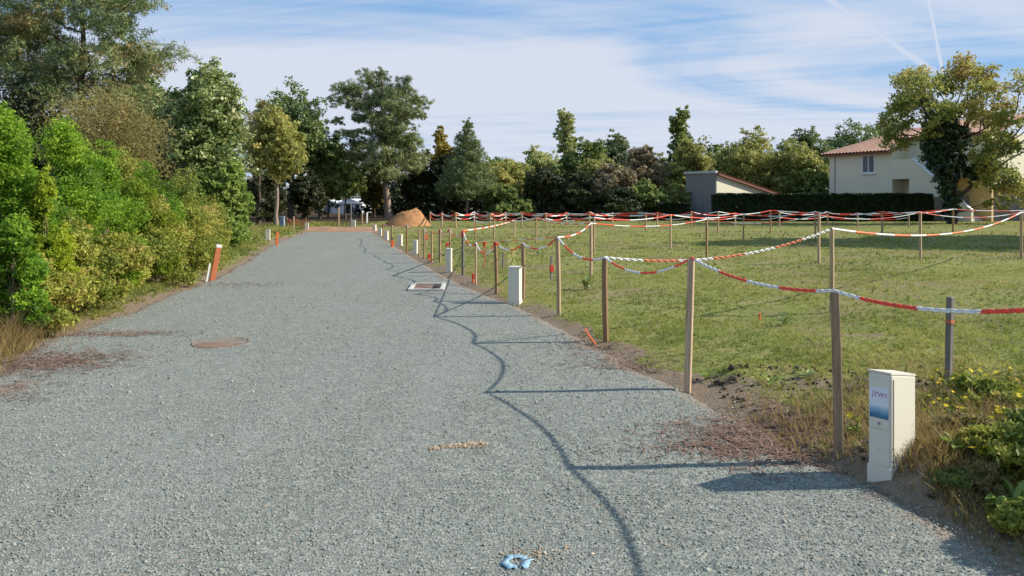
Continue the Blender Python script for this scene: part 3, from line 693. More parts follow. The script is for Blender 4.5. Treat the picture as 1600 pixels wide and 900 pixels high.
# near left: bright conifers
for a in (
    ('conifer_shrub', 'bright green bushy conifer at the left edge of the picture', 5, 9.6, 172, 190, 'spire', 'thuja', 15000, 0.55),
    ('conifer_shrub', 'tall bright green conifer behind the lime yellow one', 95, 11.6, 190, 175, 'spire', 'thuja', 15000, 0.5),
    ('conifer_shrub', 'small lime yellow conifer among the bright green shrubs', 72, 9.4, 262, 92, 'spire', 'lime', 9000, 0.6),
    ('conifer_shrub', 'deep green conifer right of the lime yellow one', 165, 13.0, 222, 150, 'spire', 'thuja', 13000, 0.40),
    ('conifer_shrub', 'mid green conifer under the grey green tree', 225, 15.2, 262, 150, 'spire', 'thuja', 12000, 0.36),
    ('conifer_shrub', 'yellow green conifer low between the bright conifers and the thin brown tree', 210, 14.0, 285, 150, 'spire', 'lime', 11000, 0.2),
    ('conifer_shrub', 'low green conifer beside the lime yellow one at its foot', 20, 8.5, 335, 120, 'spire', 'thuja', 9000, 0.5),
):
    nm, lb, x, Z, top, wp, kd, mt, n, ti = a
    px_tree(nm, lb, 'shrub', x, Z, top, wp * (1.3 if mt == 'thuja' else 1.1), kd, mt, int(n * 2.3), (0.062, 0.021), tint=ti, group=G_L, bark='twig', out=0.4, spread=0.42, up=0.3)
for lb, x, Z, top, wp, mt, ti, n in (
    ('olive and brown bush at the foot of the left hand conifers', 45, 9.0, 400, 150, 'olive', 0.55, 7000),
    ('yellow green low bush beside the brown dry stalks', 125, 10.4, 375, 130, 'olive', 0.45, 7000),
    ('mixed green and brown bush by the road verge', 185, 11.7, 365, 125, 'olive', 0.55, 7000),
    ('yellow green bush filling the bank between the conifers and the brown stalks', 85, 10.0, 330, 150, 'olive', 0.35, 8000),
    ('tall yellow green bush closing the gap before the bright laurel', 292, 19.5, 268, 110, 'olive', 0.3, 9000),
    ('yellow green bush under the thin brown tree', 185, 16.0, 255, 130, 'olive', 0.28, 9000),
    ('pale olive bush in the middle of the left bank', 215, 14.2, 310, 130, 'olive', 0.5, 8000),
    ('yellowish low bush left of the leaning orange marker', 245, 13.8, 352, 120, 'olive', 0.42, 7000),
    ('olive bush just behind the leaning orange marker', 300, 16.2, 325, 95, 'olive', 0.4, 6000),
    ('brown green bush below the bright laurel', 328, 19.0, 318, 60, 'olive', 0.6, 5000),
    ('dull green bush between the conifers and the laurel', 275, 17.0, 285, 110, 'olive', 0.25, 8000),
):
    px_tree('bush', lb, 'bush', x, Z, top, wp * 1.25, 'shrub', mt, int(n * 1.8), (0.072, 0.028), tint=ti, group=G_L, bark='twig', out=0.35, spread=0.5)
px_tree('laurel_bush', 'bright pale green leafy bush nearest the road on the left', 'bush', 362, 23.5, 248, 78, 'shrub', 'laurel', 13000, (0.13, 0.075), tint=0.62, group=G_L, nclump=22, wy=2.2)
px_tree('laurel_bush', 'bright leafy bush with a darker left side under the grey green tree', 'bush', 325, 23.0, 262, 70, 'shrub', 'laurel', 9000, (0.13, 0.075), tint=0.35, group=G_L, nclump=18, wy=2.2)
px_tree('broadleaf_tree', 'grey green glossy leaved tree standing behind the bright laurel', 'tree', 325, 26.5, 93, 165, 'round', 'oak', 24000, (0.17, 0.10), base=0.10, tint=0.5, nclump=30)
px_tree('broadleaf_tree', 'grey green leafy tree filling the gap left of the bright laurel', 'tree', 255, 28.5, 140, 160, 'round', 'oak', 18000, (0.18, 0.10), base=0.08, tint=0.4, nclump=24)
px_tree('thin_tree', 'thin brown and olive tree behind the left hand conifers', 'tree', 165, 20.5, 128, 235, 'round', 'brown', 19000, (0.12, 0.028), base=0.12, tint=0.55, nclump=26, spread=0.5)
px_tree('pine_tree', 'tall pine cut by the top left corner of the picture', 'tree', 128, 30, -60, 330, 'umbrella', 'pine', 62000, (0.24, 0.036), base=0.30, tint=0.5, nclump=90, trunk_r=0.22, spread=0.30, out=0.4)
px_tree('pine_tree', 'dark pine at the left edge behind the thin brown tree', 'tree', -10, 31, -30, 260, 'umbrella', 'pine', 36000, (0.24, 0.036), base=0.22, tint=0.35, nclump=60, trunk_r=0.2, spread=0.42, out=0.3)
px_tree('broadleaf_tree', 'dark leafy tree below the tall pine at the left', 'tree', 45, 27, 120, 230, 'round', 'dark', 16000, (0.18, 0.10), base=0.05, tint=0.7, nclump=22)
px_tree('broadleaf_tree', 'shaded leafy tree between the tall pine and the grey green tree', 'tree', 215, 34, 98, 150, 'round', 'oak', 16000, (0.2, 0.11), base=0.1, tint=0.3, nclump=22)
# beyond the laurel
px_tree('autumn_tree', 'yellow green tree with two slim trunks left of the road end', 'tree', 432, 44, 162, 105, 'round', 'yellowgreen', 13000, (0.22, 0.12), base=0.30, tint=0.45, nclump=22, trunk_r=0.13, bark='bark_pale', wy=4)
px_tree('autumn_tree', 'brownish top of a yellowing tree behind the laurel', 'tree', 405, 46, 150, 62, 'round', 'brown', 7000, (0.2, 0.07), base=0.2, tint=0.5, nclump=14)
px_tree('pine_tree', 'tall dark green tree left of the big umbrella pine', 'tree', 455, 57, 122, 150, 'round', 'oak', 17000, (0.3, 0.14), base=0.25, tint=0.38, nclump=26, trunk_r=0.25)
px_tree('broadleaf_tree', 'dark green tree between the yellow green tree and the umbrella pine', 'tree', 500, 59, 178, 90, 'round', 'mid', 12000, (0.28, 0.15), base=0.12, tint=0.3, nclump=20)
px_tree('broadleaf_tree', 'deep green undergrowth tree at the left of the road end', 'tree', 420, 51, 255, 80, 'round', 'dark', 8000, (0.26, 0.15), base=0.03, tint=0.7, nclump=14)
px_tree('broadleaf_tree', 'dark low tree behind the slim yellow green trunks', 'tree', 480, 54, 262, 70, 'round', 'dark', 8000, (0.26, 0.15), base=0.03, tint=0.6, nclump=14)
px_tree('young_tree', 'young fresh green tree before the white building', 'tree', 540, 58, 245, 78, 'round', 'mid', 7000, (0.24, 0.14), base=0.28, tint=0.75, nclump=16, trunk_r=0.08)
px_tree('young_tree', 'fresh green small tree left of the young tree by the white building', 'tree', 513, 62, 268, 60, 'round', 'mid', 5000, (0.24, 0.14), base=0.3, tint=0.5, nclump=12, trunk_r=0.08)
def umbrella_pine():
    rng = np.random.default_rng(31); Z = 60.0; X = AT(608, Z); k = Z / F; pads = []
    for px, py, a, b in ((575, 124, 24, 9), (600, 120, 22, 8), (545, 140, 28, 11), (585, 138, 36, 13), (625, 136, 30, 12), (650, 155, 24, 11), (560, 160, 36, 12), (605, 158, 40, 14), (640, 172, 30, 11), (536, 165, 22, 10), (530, 188, 18, 7),
                         (575, 180, 32, 9), (612, 180, 32, 10), (655, 182, 16, 8), (545, 205, 22, 7), (640, 197, 20, 6), (590, 216, 32, 8), (560, 226, 30, 9), (622, 226, 36, 10), (600, 241, 46, 12), (558, 246, 34, 11), (645, 241, 28, 11), (625, 256, 40, 12), (585, 263, 34, 10), (655, 263, 22, 9), (545, 263, 20, 9), (612, 276, 30, 8), (590, 203, 26, 9), (618, 210, 28, 9), (565, 212, 24, 8), (640, 218, 24, 9), (600, 192, 34, 10)):
        for q in range(3):                                  # each limb carries a few flat pads
            dx, dz = rng.normal(0, .35, 2); pads.append((AT(px, Z) - X + dx * a * k, rng.uniform(-2.4, 2.4), HT(py, Z) + dz * b * k, a * k * .70, a * k * .70, b * k * .95, 0.72 + rng.normal(0, .17)))
    tree('umbrella_pine', 'big umbrella pine with a bare pale trunk behind the sand heap', 'tree', X, Z, HT(113, Z), 8.4, 'custom', 'pinefar', 66000, 0.30, 0.055, base=0.3, trunk_r=0.30, bark='bark_pale', lean=(-0.7, 0), parts=pads, spread=0.34, out=0.45, up=0.35)
umbrella_pine()
px_tree('autumn_bush', 'ochre leaved small tree left of the umbrella pine trunk', 'tree', 585, 64, 258, 52, 'round', 'gold', 5000, (0.26, 0.15), base=0.1, tint=0.12, nclump=12)
px_tree('autumn_tree', 'golden tree top showing between the umbrella pine and the grey conifer', 'tree', 690, 64, 196, 56, 'round', 'gold', 5000, (0.26, 0.15), base=0.5, tint=0.55, nclump=12)
px_tree('conifer', 'grey green conifer with a bare pole trunk right of the umbrella pine', 'tree', 731, 56, 183, 88, 'cone', 'pinefar', 34000, (0.26, 0.05), base=0.20, tint=0.55, nclump=60, trunk_r=0.11, bark='bark_pale')
px_tree('dark_conifer', 'near black evergreen behind the sand heap', 'tree', 655, 62, 262, 90, 'shrub', 'dark', 9000, (0.3, 0.16), tint=0.45, nclump=20)
px_tree('dark_conifer', 'near black evergreen left of the pole trunk', 'tree', 695, 61, 232, 85, 'shrub', 'dark', 9000, (0.3, 0.16), tint=0.45, nclump=20)

G_B = 'trees along the far side of the field'
for nm, lb, x, Z, top, wp, kd, mt, n, ti, bs in (
    ('autumn_tree', 'pale yellow green tree right of the grey conifer', 795, 60, 246, 100, 'round', 'yellowgreen', 9000, 0.5, 0.05),
    ('broadleaf_tree', 'lime green round tree top behind the pale yellow green one', 832, 72, 224, 74, 'round', 'palegreen', 7000, 0.35, 0.1),
    ('poplar', 'slim pale poplar leaning left above the tree line', 893, 84, 170, 42, 'poplar', 'palegreen', 7000, 0.35, 0.15),
    ('broadleaf_tree', 'rounded dark green tree right of the pale poplar', 915, 70, 211, 72, 'round', 'mid', 8000, 0.3, 0.1),
    ('broadleaf_tree', 'small blue green tree top between the two poplars', 960, 78, 200, 56, 'round', 'pinefar', 6000, 0.6, 0.3),
    ('autumn_tree', 'olive yellow tree in the middle of the tree line', 940, 62, 240, 90, 'round', 'yellowgreen', 8000, 0.25, 0.1),
    ('autumn_tree', 'red brown tree right of the small blue green tree top', 1005, 66, 222, 70, 'round', 'redbrown', 8000, 0.5, 0.1),
    ('autumn_bush', 'pinkish brown bush in front of the red brown tree', 958, 57, 250, 78, 'round', 'redbrown', 8000, 0.55, 0.15),
    ('poplar', 'dark slim poplar on the right of the tree line', 1062, 80, 165, 44, 'poplar', 'mid', 7000, 0.5, 0.15),
    ('autumn_tree', 'yellow olive tree at the foot of the dark slim poplar', 1075, 66, 212, 75, 'round', 'yellowgreen', 8000, 0.3, 0.1),
    ('broadleaf_tree', 'small dark green tree left of the yellow olive crowns', 1112, 72, 222, 56, 'round', 'mid', 6000, 0.3, 0.1),
    ('broadleaf_tree', 'dull green bush left of the grey shed', 1005, 57, 280, 80, 'round', 'mid', 7000, 0.45, 0.03),
    ('broadleaf_tree', 'light green bush directly beside the grey shed', 1052, 58, 284, 60, 'round', 'yellowgreen', 6000, 0.3, 0.03),
    ('broadleaf_tree', 'dark green bush in the middle of the tree line foot', 905, 57, 270, 90, 'shrub', 'dark', 8000, 0.6, 0.0),
    ('broadleaf_tree', 'very dark bush right of the pale yellow green tree', 850, 57, 262, 80, 'shrub', 'dark', 8000, 0.55, 0.0),
    ('broadleaf_tree', 'low dark bush before the pinkish brown bush', 965, 55, 292, 80, 'shrub', 'dark', 7000, 0.6, 0.0),
    ('broadleaf_tree', 'low olive bush at the foot of the pale yellow green tree', 790, 55.5, 290, 80, 'shrub', 'mid', 6000, 0.35, 0.0),
    ('autumn_tree', 'large yellow olive tree behind the cream gable', 1178, 68, 196, 105, 'round', 'yellowgreen', 11000, 0.35, 0.05),
    ('autumn_tree', 'yellowing tree between the cream gable and the house', 1245, 66, 220, 90, 'round', 'yellowgreen', 9000, 0.22, 0.05),
    ('broadleaf_tree', 'dark green tree top left above the house roof', 1265, 80, 192, 80, 'round', 'mid', 7000, 0.25, 0.1),
    ('broadleaf_tree', 'dark blue green tree top over the middle of the house roof', 1330, 84, 178, 95, 'round', 'oak', 8000, 0.3, 0.1),
    ('broadleaf_tree', 'pale green tree top beside the walnut crown', 1395, 88, 172, 80, 'round', 'palegreen', 6000, 0.3, 0.2),
    ('broadleaf_tree', 'rounded mid green crown behind the pale yellow green tree', 775, 76, 240, 80, 'round', 'mid', 7000, 0.5, 0.02),
    ('broadleaf_tree', 'rounded soft green crown left of the slim pale poplar', 866, 78, 234, 80, 'round', 'palegreen', 7000, 0.25, 0.02),
    ('broadleaf_tree', 'rounded green crown behind the red brown tree', 985, 80, 230, 80, 'round', 'mid', 7000, 0.55, 0.02),
    ('broadleaf_tree', 'rounded olive crown left of the dark slim poplar', 1030, 82, 238, 76, 'round', 'yellowgreen', 7000, 0.2, 0.02),
    ('broadleaf_tree', 'rounded green crown right of the dark slim poplar', 1100, 80, 236, 84, 'round', 'mid', 7000, 0.5, 0.02),
    ('broadleaf_tree', 'rounded olive green crown above the grey shed', 1140, 78, 224, 76, 'round', 'yellowgreen', 7000, 0.15, 0.02),
    ('broadleaf_tree', 'rounded green crown behind the yellowing tree left of the house', 1222, 80, 206, 84, 'round', 'mid', 7000, 0.55, 0.02),
    ('broadleaf_tree', 'olive bush just left of the house wall', 1262, 64, 250, 70, 'round', 'mid', 6000, 0.45, 0.02),
):
    px_tree(nm, lb, 'tree', x, Z, top, wp * (1.22 if kd != 'poplar' else 1.05), kd, mt, n, (0.30, 0.17), tint=ti, base=bs or 0.02, group=G_B, lean=(-0.8, 0) if 'leaning' in lb else (0, 0), nclump=24 if kd == 'round' else 18, dens=1.5)


def far_wood():
    """the wood behind everything: one uncountable mass"""
    rng = np.random.default_rng(77); cl = []
    for i in range(150):
        x = rng.uniform(-75, 90); y = rng.uniform(92, 112); h = 6.2 + 2.2 * rng.random() + (2.0 if x > 25 else 0)
        cl.append((x, y, h * 0.45, 3.2, 3.2, h * 0.5, 0.4 + rng.normal(0, 0.2)))
    V, Fq, T = leaves(cl, 60000, 0.5, 0.32, rng)
    tag(link('far_wood', mesh_np('far_wood', V, Fq, T), LEAF['farwood']), kind='stuff')
    # shaded scrub that closes the view under the crowns
    cl = []
    for i in range(150):
        x = rng.uniform(-34, 20); y = rng.uniform(66, 74)
        if AT(495, 70) < x < AT(572, 70): continue
        h = 3.0 + 1.8 * rng.random(); cl.append((x, y, h * 0.42, 2.0, 1.6, h * 0.5, 0.3 + rng.normal(0, 0.2)))
    for i in range(70):
        x = rng.uniform(-38, -13); y = rng.uniform(34, 60); h = 3.0 + 1.5 * rng.random()
        if x > AT(395, y): continue
        cl.append((x, y, h * 0.42, 2.0, 2.0, h * 0.5, 0.4 + rng.normal(0, 0.2)))
    V, Fq, T = leaves(cl, 44000, 0.42, 0.28, rng)
    V[:, 2] = np.maximum(V[:, 2], 0.02)
    tag(link('scrub', mesh_np('scrub', V, Fq, T), LEAF['dark']), kind='stuff')
far_wood()

# three tall trees standing right of the frame: only the shadow they throw across the field is in the picture
tree('broadleaf_tree', 'tall leafy tree beyond the right edge whose long shadow crosses the grass', 'tree', 24.6, 28.0, 12.2, 6.4, 'round', 'mid', 15000, 0.32, 0.2, base=0.28, nclump=22)
tree('broadleaf_tree', 'leafy tree beyond the right edge, nearest of three shading the field', 'tree', 27.0, 25.6, 10.5, 6.4, 'round', 'mid', 14000, 0.32, 0.2, base=0.2, nclump=20)
tree('broadleaf_tree', 'leafy tree beyond the right edge, farthest of three shading the field', 'tree', 29.5, 30.5, 11.0, 6.0, 'round', 'mid', 13000, 0.32, 0.2, base=0.2, nclump=20)


def walnut():
    """the broad tree on the right, its left stem wrapped in ivy"""
    rng = np.random.default_rng(4); Z = 47.0; X = AT(1487, Z)
    t = thing('walnut_tree', 'broad yellowing tree with an ivy covered stem in front of the house', 'tree', (X, Z, gz(X, Z)))
    def q(px, py, dy=0.0): return np.array([AT(px, Z) - X, dy, HT(py, Z)])
    fork = q(1489, 322); pr = [tube_np(np.array([[0, 0, -0.1], [0.02, 0, 0.4], fork]), [0.36, 0.27, 0.25], 9)]
    ends = [(q(1470, 220), 0.2, 0.12), (q(1538, 258, -.4), 0.15, 0.09), (q(1510, 215, .6), 0.16, 0.09)]
    for e, a, b in ends: pr.append(limb(fork, e, a, b, rng, 8, 8, 0.04))
    cl = []
    spots = ((1400, 165), (1415, 140), (1432, 122), (1450, 150), (1455, 115), (1480, 130), (1500, 108), (1530, 112), (1545, 100), (1560, 125), (1585, 130), (1590, 160), (1600, 190), (1575, 180), (1550, 150),
             (1520, 150), (1500, 175), (1540, 190), (1560, 210), (1585, 225), (1530, 225), (1420, 185), (1440, 180), (1470, 165), (1410, 200), (1620, 140), (1640, 180), (1625, 215), (1545, 240), (1570, 255), (1595, 270), (1582, 288), (1560, 275), (1606, 300), (1530, 262), (1515, 245), (1440, 205), (1425, 215), (1500, 130), (1425, 158))
    for i, (px, py) in enumerate(spots):
        dy = rng.uniform(-2.2, 2.2); c = q(px, py, dy); r = rng.uniform(0.75, 1.25)
        cl.append((*c, r, r, r * 0.75, 0.5 + rng.normal(0, 0.17)))
        s = ends[0][0] if px < 1480 else ends[1][0] if px > 1545 else ends[2][0]
        if py > 200 and px > 1500: s = ends[1][0] * 0.8 + fork * 0.2
        pr.append(limb(s, c, 0.07, 0.018, rng, 5, 7, 0.08))
    V, Fq, T = leaves(cl, 21000, 0.24, 0.12, rng, out=0.3, spread=0.55)
    link('crown', mesh_np('crown', V, Fq, T), LEAF['walnut'], t)
    lo = []
    for px, py in ((1535, 315), (1560, 312), (1513, 290), (1552, 322), (1531, 322), (1520, 268)):
        c = q(px, py, -0.8); lo.append((*c, 0.4, 0.4, 0.3, 0.6)); pr.append(limb(fork * 0.6, c, 0.03, 0.01, rng, 5, 6, 0.08))
    V, Fq, T = leaves(lo, 900, 0.25, 0.13, rng)
    link('low_shoots', mesh_np('low_shoots', V, Fq, T), LEAF['walnut'], t)
    Vt, Ft = join_np(pr); link('trunk', mesh_np('trunk', Vt, Ft, smooth=True), M['bark'], t)
    iv = []
    for px, py, r in ((1483, 335, .5), (1484, 315, .52), (1482, 298, .6), (1478, 280, .75), (1474, 262, .9), (1470, 244, 1.0), (1467, 226, 1.05), (1470, 207, 1.1), (1473, 190, 1.05), (1492, 205, .9), (1496, 230, .8), (1500, 255, .65), (1482, 175, .9), (1460, 195, .7), (1512, 270, .45), (1528, 262, .45)):
        c = q(px, py, rng.uniform(-.3, .3)); iv.append((*c, r, r, 0.75, 0.4 + rng.normal(0, 0.15)))
    V, Fq, T = leaves(iv, 15000, 0.20, 0.14, rng, out=0.6)
    V[:, 2] = np.maximum(V[:, 2], 0.02)
    link('ivy', mesh_np('ivy', V, Fq, T), LEAF['ivy'], t)
walnut()


def hedge(label, x0, x1, Z, top, depth, n):
    rng = np.random.default_rng(int(x0)); a, b = AT(x0, Z), AT(x1, Z); h = HT(top, Z)
    t = thing('hedge', label, 'hedge', ((a + b) / 2, Z, 0)); w = (b - a) / 2
    # leaves in the skin and body of a clipped block
    p = np.stack([rng.uniform(-w, w, n), rng.uniform(0, depth, n), rng.uniform(0, h, n)], 1); f = rng.random(n)
    p[f < .5, 1] = 0.05 + np.abs(rng.normal(0, 0.07, (f < .5).sum())); k = (f >= .5) & (f < .8); p[k, 2] = h - np.abs(rng.normal(0, 0.06, k.sum()))
    k = (f > .95); p[k, 0] = np.where(rng.random(k.sum()) < .5, -w, w)
    p[:, 2] += 0.05 * vnoise(p[:, 0] * 2 + 50, p[:, 1], 5); p[:, 1] += 0.08 * vnoise(p[:, 0] * 1.5 + 90, p[:, 2] * 1.5, 6)
    nn = rng.normal(size=(n, 3)) + np.array([0, -.5, .5]); nn /= np.linalg.norm(nn, axis=1)[:, None]
    aa = rng.normal(size=(n, 3)); aa -= (aa * nn).sum(1)[:, None] * nn; aa /= np.linalg.norm(aa, axis=1)[:, None]; bb = np.cross(nn, aa)
    V = np.stack([p - aa * .09, p + bb * .06, p + aa * .09, p - bb * .06], 1).reshape(-1, 3)
    link('foliage', mesh_np('foliage', V, np.arange(4 * n).reshape(-1, 4), np.clip(0.45 + 0.2 * vnoise(p[:, 0] + 30, p[:, 2] * 2, 9) + rng.normal(0, .15, n), 0, 1)), LEAF['hedge'], t)
    for x in np.arange(-w + .3, w, 0.8):
        V, Fq = tube_np(np.array([[x, depth / 2, -0.1], [x + rng.normal(0, .1), depth / 2, h * 0.5], [x, depth / 2 + rng.normal(0, .1), h * 0.9]]), [.05, .035, .015], 5); link('stem', mesh_np('stem', V, Fq), M['bark'], t)
hedge('long dark clipped hedge in front of the cream house', 1120, 1458, 52, 303, 1.3, 56000)
hedge('short low hedge left of the grey shed', 1030, 1079, 54, 317, 1.0, 7000)

# ------------------------------------------------------------------ buildings
def window(parent, fr, s0, s1, z0, z1, depth=0.06):
    """window in the plane of a facade; fr(s, d, z) gives the local point, d outwards"""
    bm = bmesh.new(); b = 0.09
    for a0, a1, c0, c1 in ((s0, s0 + b, z0, z1), (s1 - b, s1, z0, z1), (s0 + b, s1 - b, z0, z0 + b), (s0 + b, s1 - b, z1 - b, z1), ((s0 + s1) / 2 - .04, (s0 + s1) / 2 + .04, z0 + b, z1 - b)):
        prism(bm, [fr(a0, -.03, c0), fr(a1, -.03, c0), fr(a1, -.03, c1), fr(a0, -.03, c1)], fr(0, depth, 0) - fr(0, 0, 0))
    w = link('window', bm_mesh('window', bm), M['whitepaint'], parent)
    for k, (p, q) in enumerate(((s0 + b, (s0 + s1) / 2 - .04), ((s0 + s1) / 2 + .04, s1 - b))):
        bm = bmesh.new(); prism(bm, [fr(p, .002, z0 + b), fr(q, .002, z0 + b), fr(q, .002, z1 - b), fr(p, .002, z1 - b)], fr(0, .008, 0) - fr(0, 0, 0))
        link('pane', bm_mesh('pane', bm), M['glass'], w)
    bm = bmesh.new(); prism(bm, [fr(s0 - .08, 0.0, z0 - .08), fr(s1 + .08, 0.0, z0 - .08), fr(s1 + .08, 0.0, z0 - .004), fr(s0 - .08, 0.0, z0 - .004)], fr(0, .14, 0) - fr(0, 0, 0))
    link('sill', bm_mesh('sill', bm), M['whitepaint'], w)


def tiled_roof(name, c00, c10, c11, c01, parent, thick=0.14, pitch=0.30):
    """roof slab from eave corners c00-c10 to ridge corners c01-c11, covered in half-round tile rows"""
    A, B, Cc, D = [np.array(p, float) for p in (c00, c10, c11, c01)]
    nrm = np.cross(B - A, D - A); nrm /= np.linalg.norm(nrm)
    if nrm[2] < 0: nrm = -nrm
    wlen = max(np.linalg.norm(B - A), np.linalg.norm(Cc - D)); slen = np.linalg.norm((D + Cc) / 2 - (A + B) / 2)
    nu = max(4, int(wlen / pitch)) * 4; nv = max(3, int(slen / 0.4)) * 2
    u = np.linspace(0, 1, nu + 1)[None, :, None]; v0 = np.linspace(0, 1, nv + 1)
    v = v0[:, None, None]
    Pt = (A * (1 - u) + B * u) * (1 - v) + (D * (1 - u) + Cc * u) * v
    lift = 0.045 * np.cos(np.arange(nu + 1) * np.pi / 2)[None, :] + 0.03 * ((np.arange(nv + 1) % 2) == 0)[:, None]
    Pt = Pt + nrm * lift[..., None]
    n = nu + 1; i = np.arange(nu)[None]; j = np.arange(nv)[:, None] * n
    Fq = np.stack([i + j, i + j + 1, i + j + 1 + n, i + j + n], -1).reshape(-1, 4)
    r = link(name, mesh_np(name, Pt.reshape(-1, 3), Fq), M['tiles'], parent)
    bm = bmesh.new(); prism(bm, [Vector(p - nrm * 0.07) for p in (A, B, Cc, D)], Vector(-nrm * thick)); link('roof_edge', bm_mesh('roof_edge', bm), M['trim'], r)
    return r


def house():
    A = Vector((AT(1296, 62), 62, 0)); Bp = Vector((AT(1394, 57), 57, 0)); u = (Bp - A).normalized(); inn = Vector((-u.y, u.x, 0)); L = (Bp - A).length
    if inn.y < 0: inn = -inn
    t = thing('house', 'two storey cream house with an outside stair and a clay tile roof', 'house', A)
    def fr(s, d, z): return u * s - inn * d + Vector((0, 0, z))
    dep = inn * 7.0
    # main block: facade polygon pushed inwards
    bm = bmesh.new(); prism(bm, [fr(0, 0, -.1), fr(L, 0, -.1), fr(L, 0, 5.25), fr(0, 0, 5.25)], dep); link('wall', bm_mesh('wall', bm), M['render'], t)
    # rear gable wedge under the roof
    tiled_roof('roof', fr(-.45, .5, 5.22), fr(L + .1, .5, 5.22), fr(L + .1, -6.2, 7.35), fr(2.6, -6.2, 7.35), t)
    tiled_roof('roof', fr(-.45, -12, 5.22), fr(-.45, .5, 5.22), fr(2.6, -6.2, 7.35), fr(2.6, -6.2, 7.36), t)
    bm = bmesh.new(); prism(bm, [fr(0.4, -.6, 5.26), fr(L, -.6, 5.26), fr(L, -6.2, 7.05), fr(2.6, -6.2, 7.05)], inn * 0.4); link('wall', bm_mesh('attic', bm), M['render'], t)
    # upper wing, set back behind the balcony
    e = 12.0
    bm = bmesh.new(); prism(bm, [fr(L + .01, -1.7, 2.6), fr(e, -1.7, 2.6), fr(e, -1.7, 6.2), fr(L + .01, -1.7, 6.2)], inn * 6); link('wall', bm_mesh('upper_wing', bm), M['render'], t)
    tiled_roof('roof', fr(L - .15, -1.2, 6.2), fr(e + .3, -1.2, 6.2), fr(e + .3, -6.5, 7.75), fr(L - .15, -6.5, 7.75), t)
    # ground floor under the balcony with its dark opening
    bm = bmesh.new()
    prism(bm, [fr(L + .005, 0, 3.05), fr(7.3, 0, 3.05), fr(7.3, 0, 4.5), fr(L + .005, 0, 4.5)], inn * 0.2)
    prism(bm, [fr(7.02, 0, -.1), fr(7.3, 0, -.1), fr(7.3, 0, 3.04), fr(7.02, 0, 3.04)], inn * 1.6)
    prism(bm, [fr(L + .01, -.21, 3.05), fr(e, -.21, 3.05), fr(e, -.21, 3.25), fr(L + .01, -.21, 3.25)], inn * 1.48)
    link('balcony', bm_mesh('balcony', bm), M['render'], t)
    bm = bmesh.new(); prism(bm, [fr(L + .01, -1.5, -.1), fr(7.01, -1.5, -.1), fr(7.01, -1.5, 3.04), fr(L + .01, -1.5, 3.04)], inn * .1); link('porch_wall', bm_mesh('porch', bm), M['render'], t)
    bm = bmesh.new(); prism(bm, [fr(6.3, -1.44, 0), fr(6.95, -1.44, 0), fr(6.95, -1.44, 2.7), fr(6.3, -1.44, 2.7)], inn * .05); link('door', bm_mesh('porch_door', bm), M['slate'], t)
    # stair parapet falling to the right
    bm = bmesh.new(); prism(bm, [fr(7.305, 0, -.1), fr(11.6, 0, -.1), fr(11.6, 0, .7), fr(7.305, 0, 4.5)], inn * 0.22); link('stair_wall', bm_mesh('stair_wall', bm), M['render'], t)
    bm = bmesh.new(); prism(bm, [fr(7.25, .04, 4.505), fr(11.65, .04, .71), fr(11.65, .04, .80), fr(7.25, .04, 4.60)], inn * 0.3); link('coping', bm_mesh('coping', bm), M['whitepaint'], t)
    st = bmesh.new()
    for i in range(16):
        s = 7.35 + i * .26; z = 3.2 - i * .2
        if z > .1: prism(st, [fr(s, -.23, 0), fr(s + .255, -.23, 0), fr(s + .255, -.23, z), fr(s, -.23, z)], inn * 1.2)
    link('stair', bm_mesh('stair', st), M['concrete'], t)
    bm = bmesh.new(); prism(bm, [fr(8.2, -1.66, 0), fr(e, -1.66, 0), fr(e, -1.66, 3.04), fr(8.2, -1.66, 3.04)], inn * .2); link('side_wall', bm_mesh('side_wall', bm), M['ochre'], t)
    window(t, fr, 3.05, 4.2, 3.55, 5.0)
    def fr2(s, d, z): return fr(s, d - 1.7, z)
    window(t, fr2, 7.15, 8.3, 3.5, 5.75)
    bm = bmesh.new(); prism(bm, [fr(.3, .0, 5.12), fr(L, .0, 5.12), fr(L, .0, 5.2), fr(.3, .0, 5.2)], -inn * .1); link('gutter', bm_mesh('gutter', bm), M['trim'], t)
    bm = bmesh.new(); prism(bm, [fr(.5, .0, -.1), fr(.6, .0, -.1), fr(.6, .0, 5.1), fr(.5, .0, 5.1)], -inn * .09); link('downpipe', bm_mesh('downpipe', bm), M['cap'], t)
    # low lean-to at the left corner
    bm = bmesh.new(); prism(bm, [fr(-1.0, -1.5, -.1), fr(-.005, -1.5, -.1), fr(-.005, -1.5, 3.0), fr(-1.0, -1.5, 2.9)], inn * 3); link('side_block', bm_mesh('side_block', bm), M['render'], t)
house()


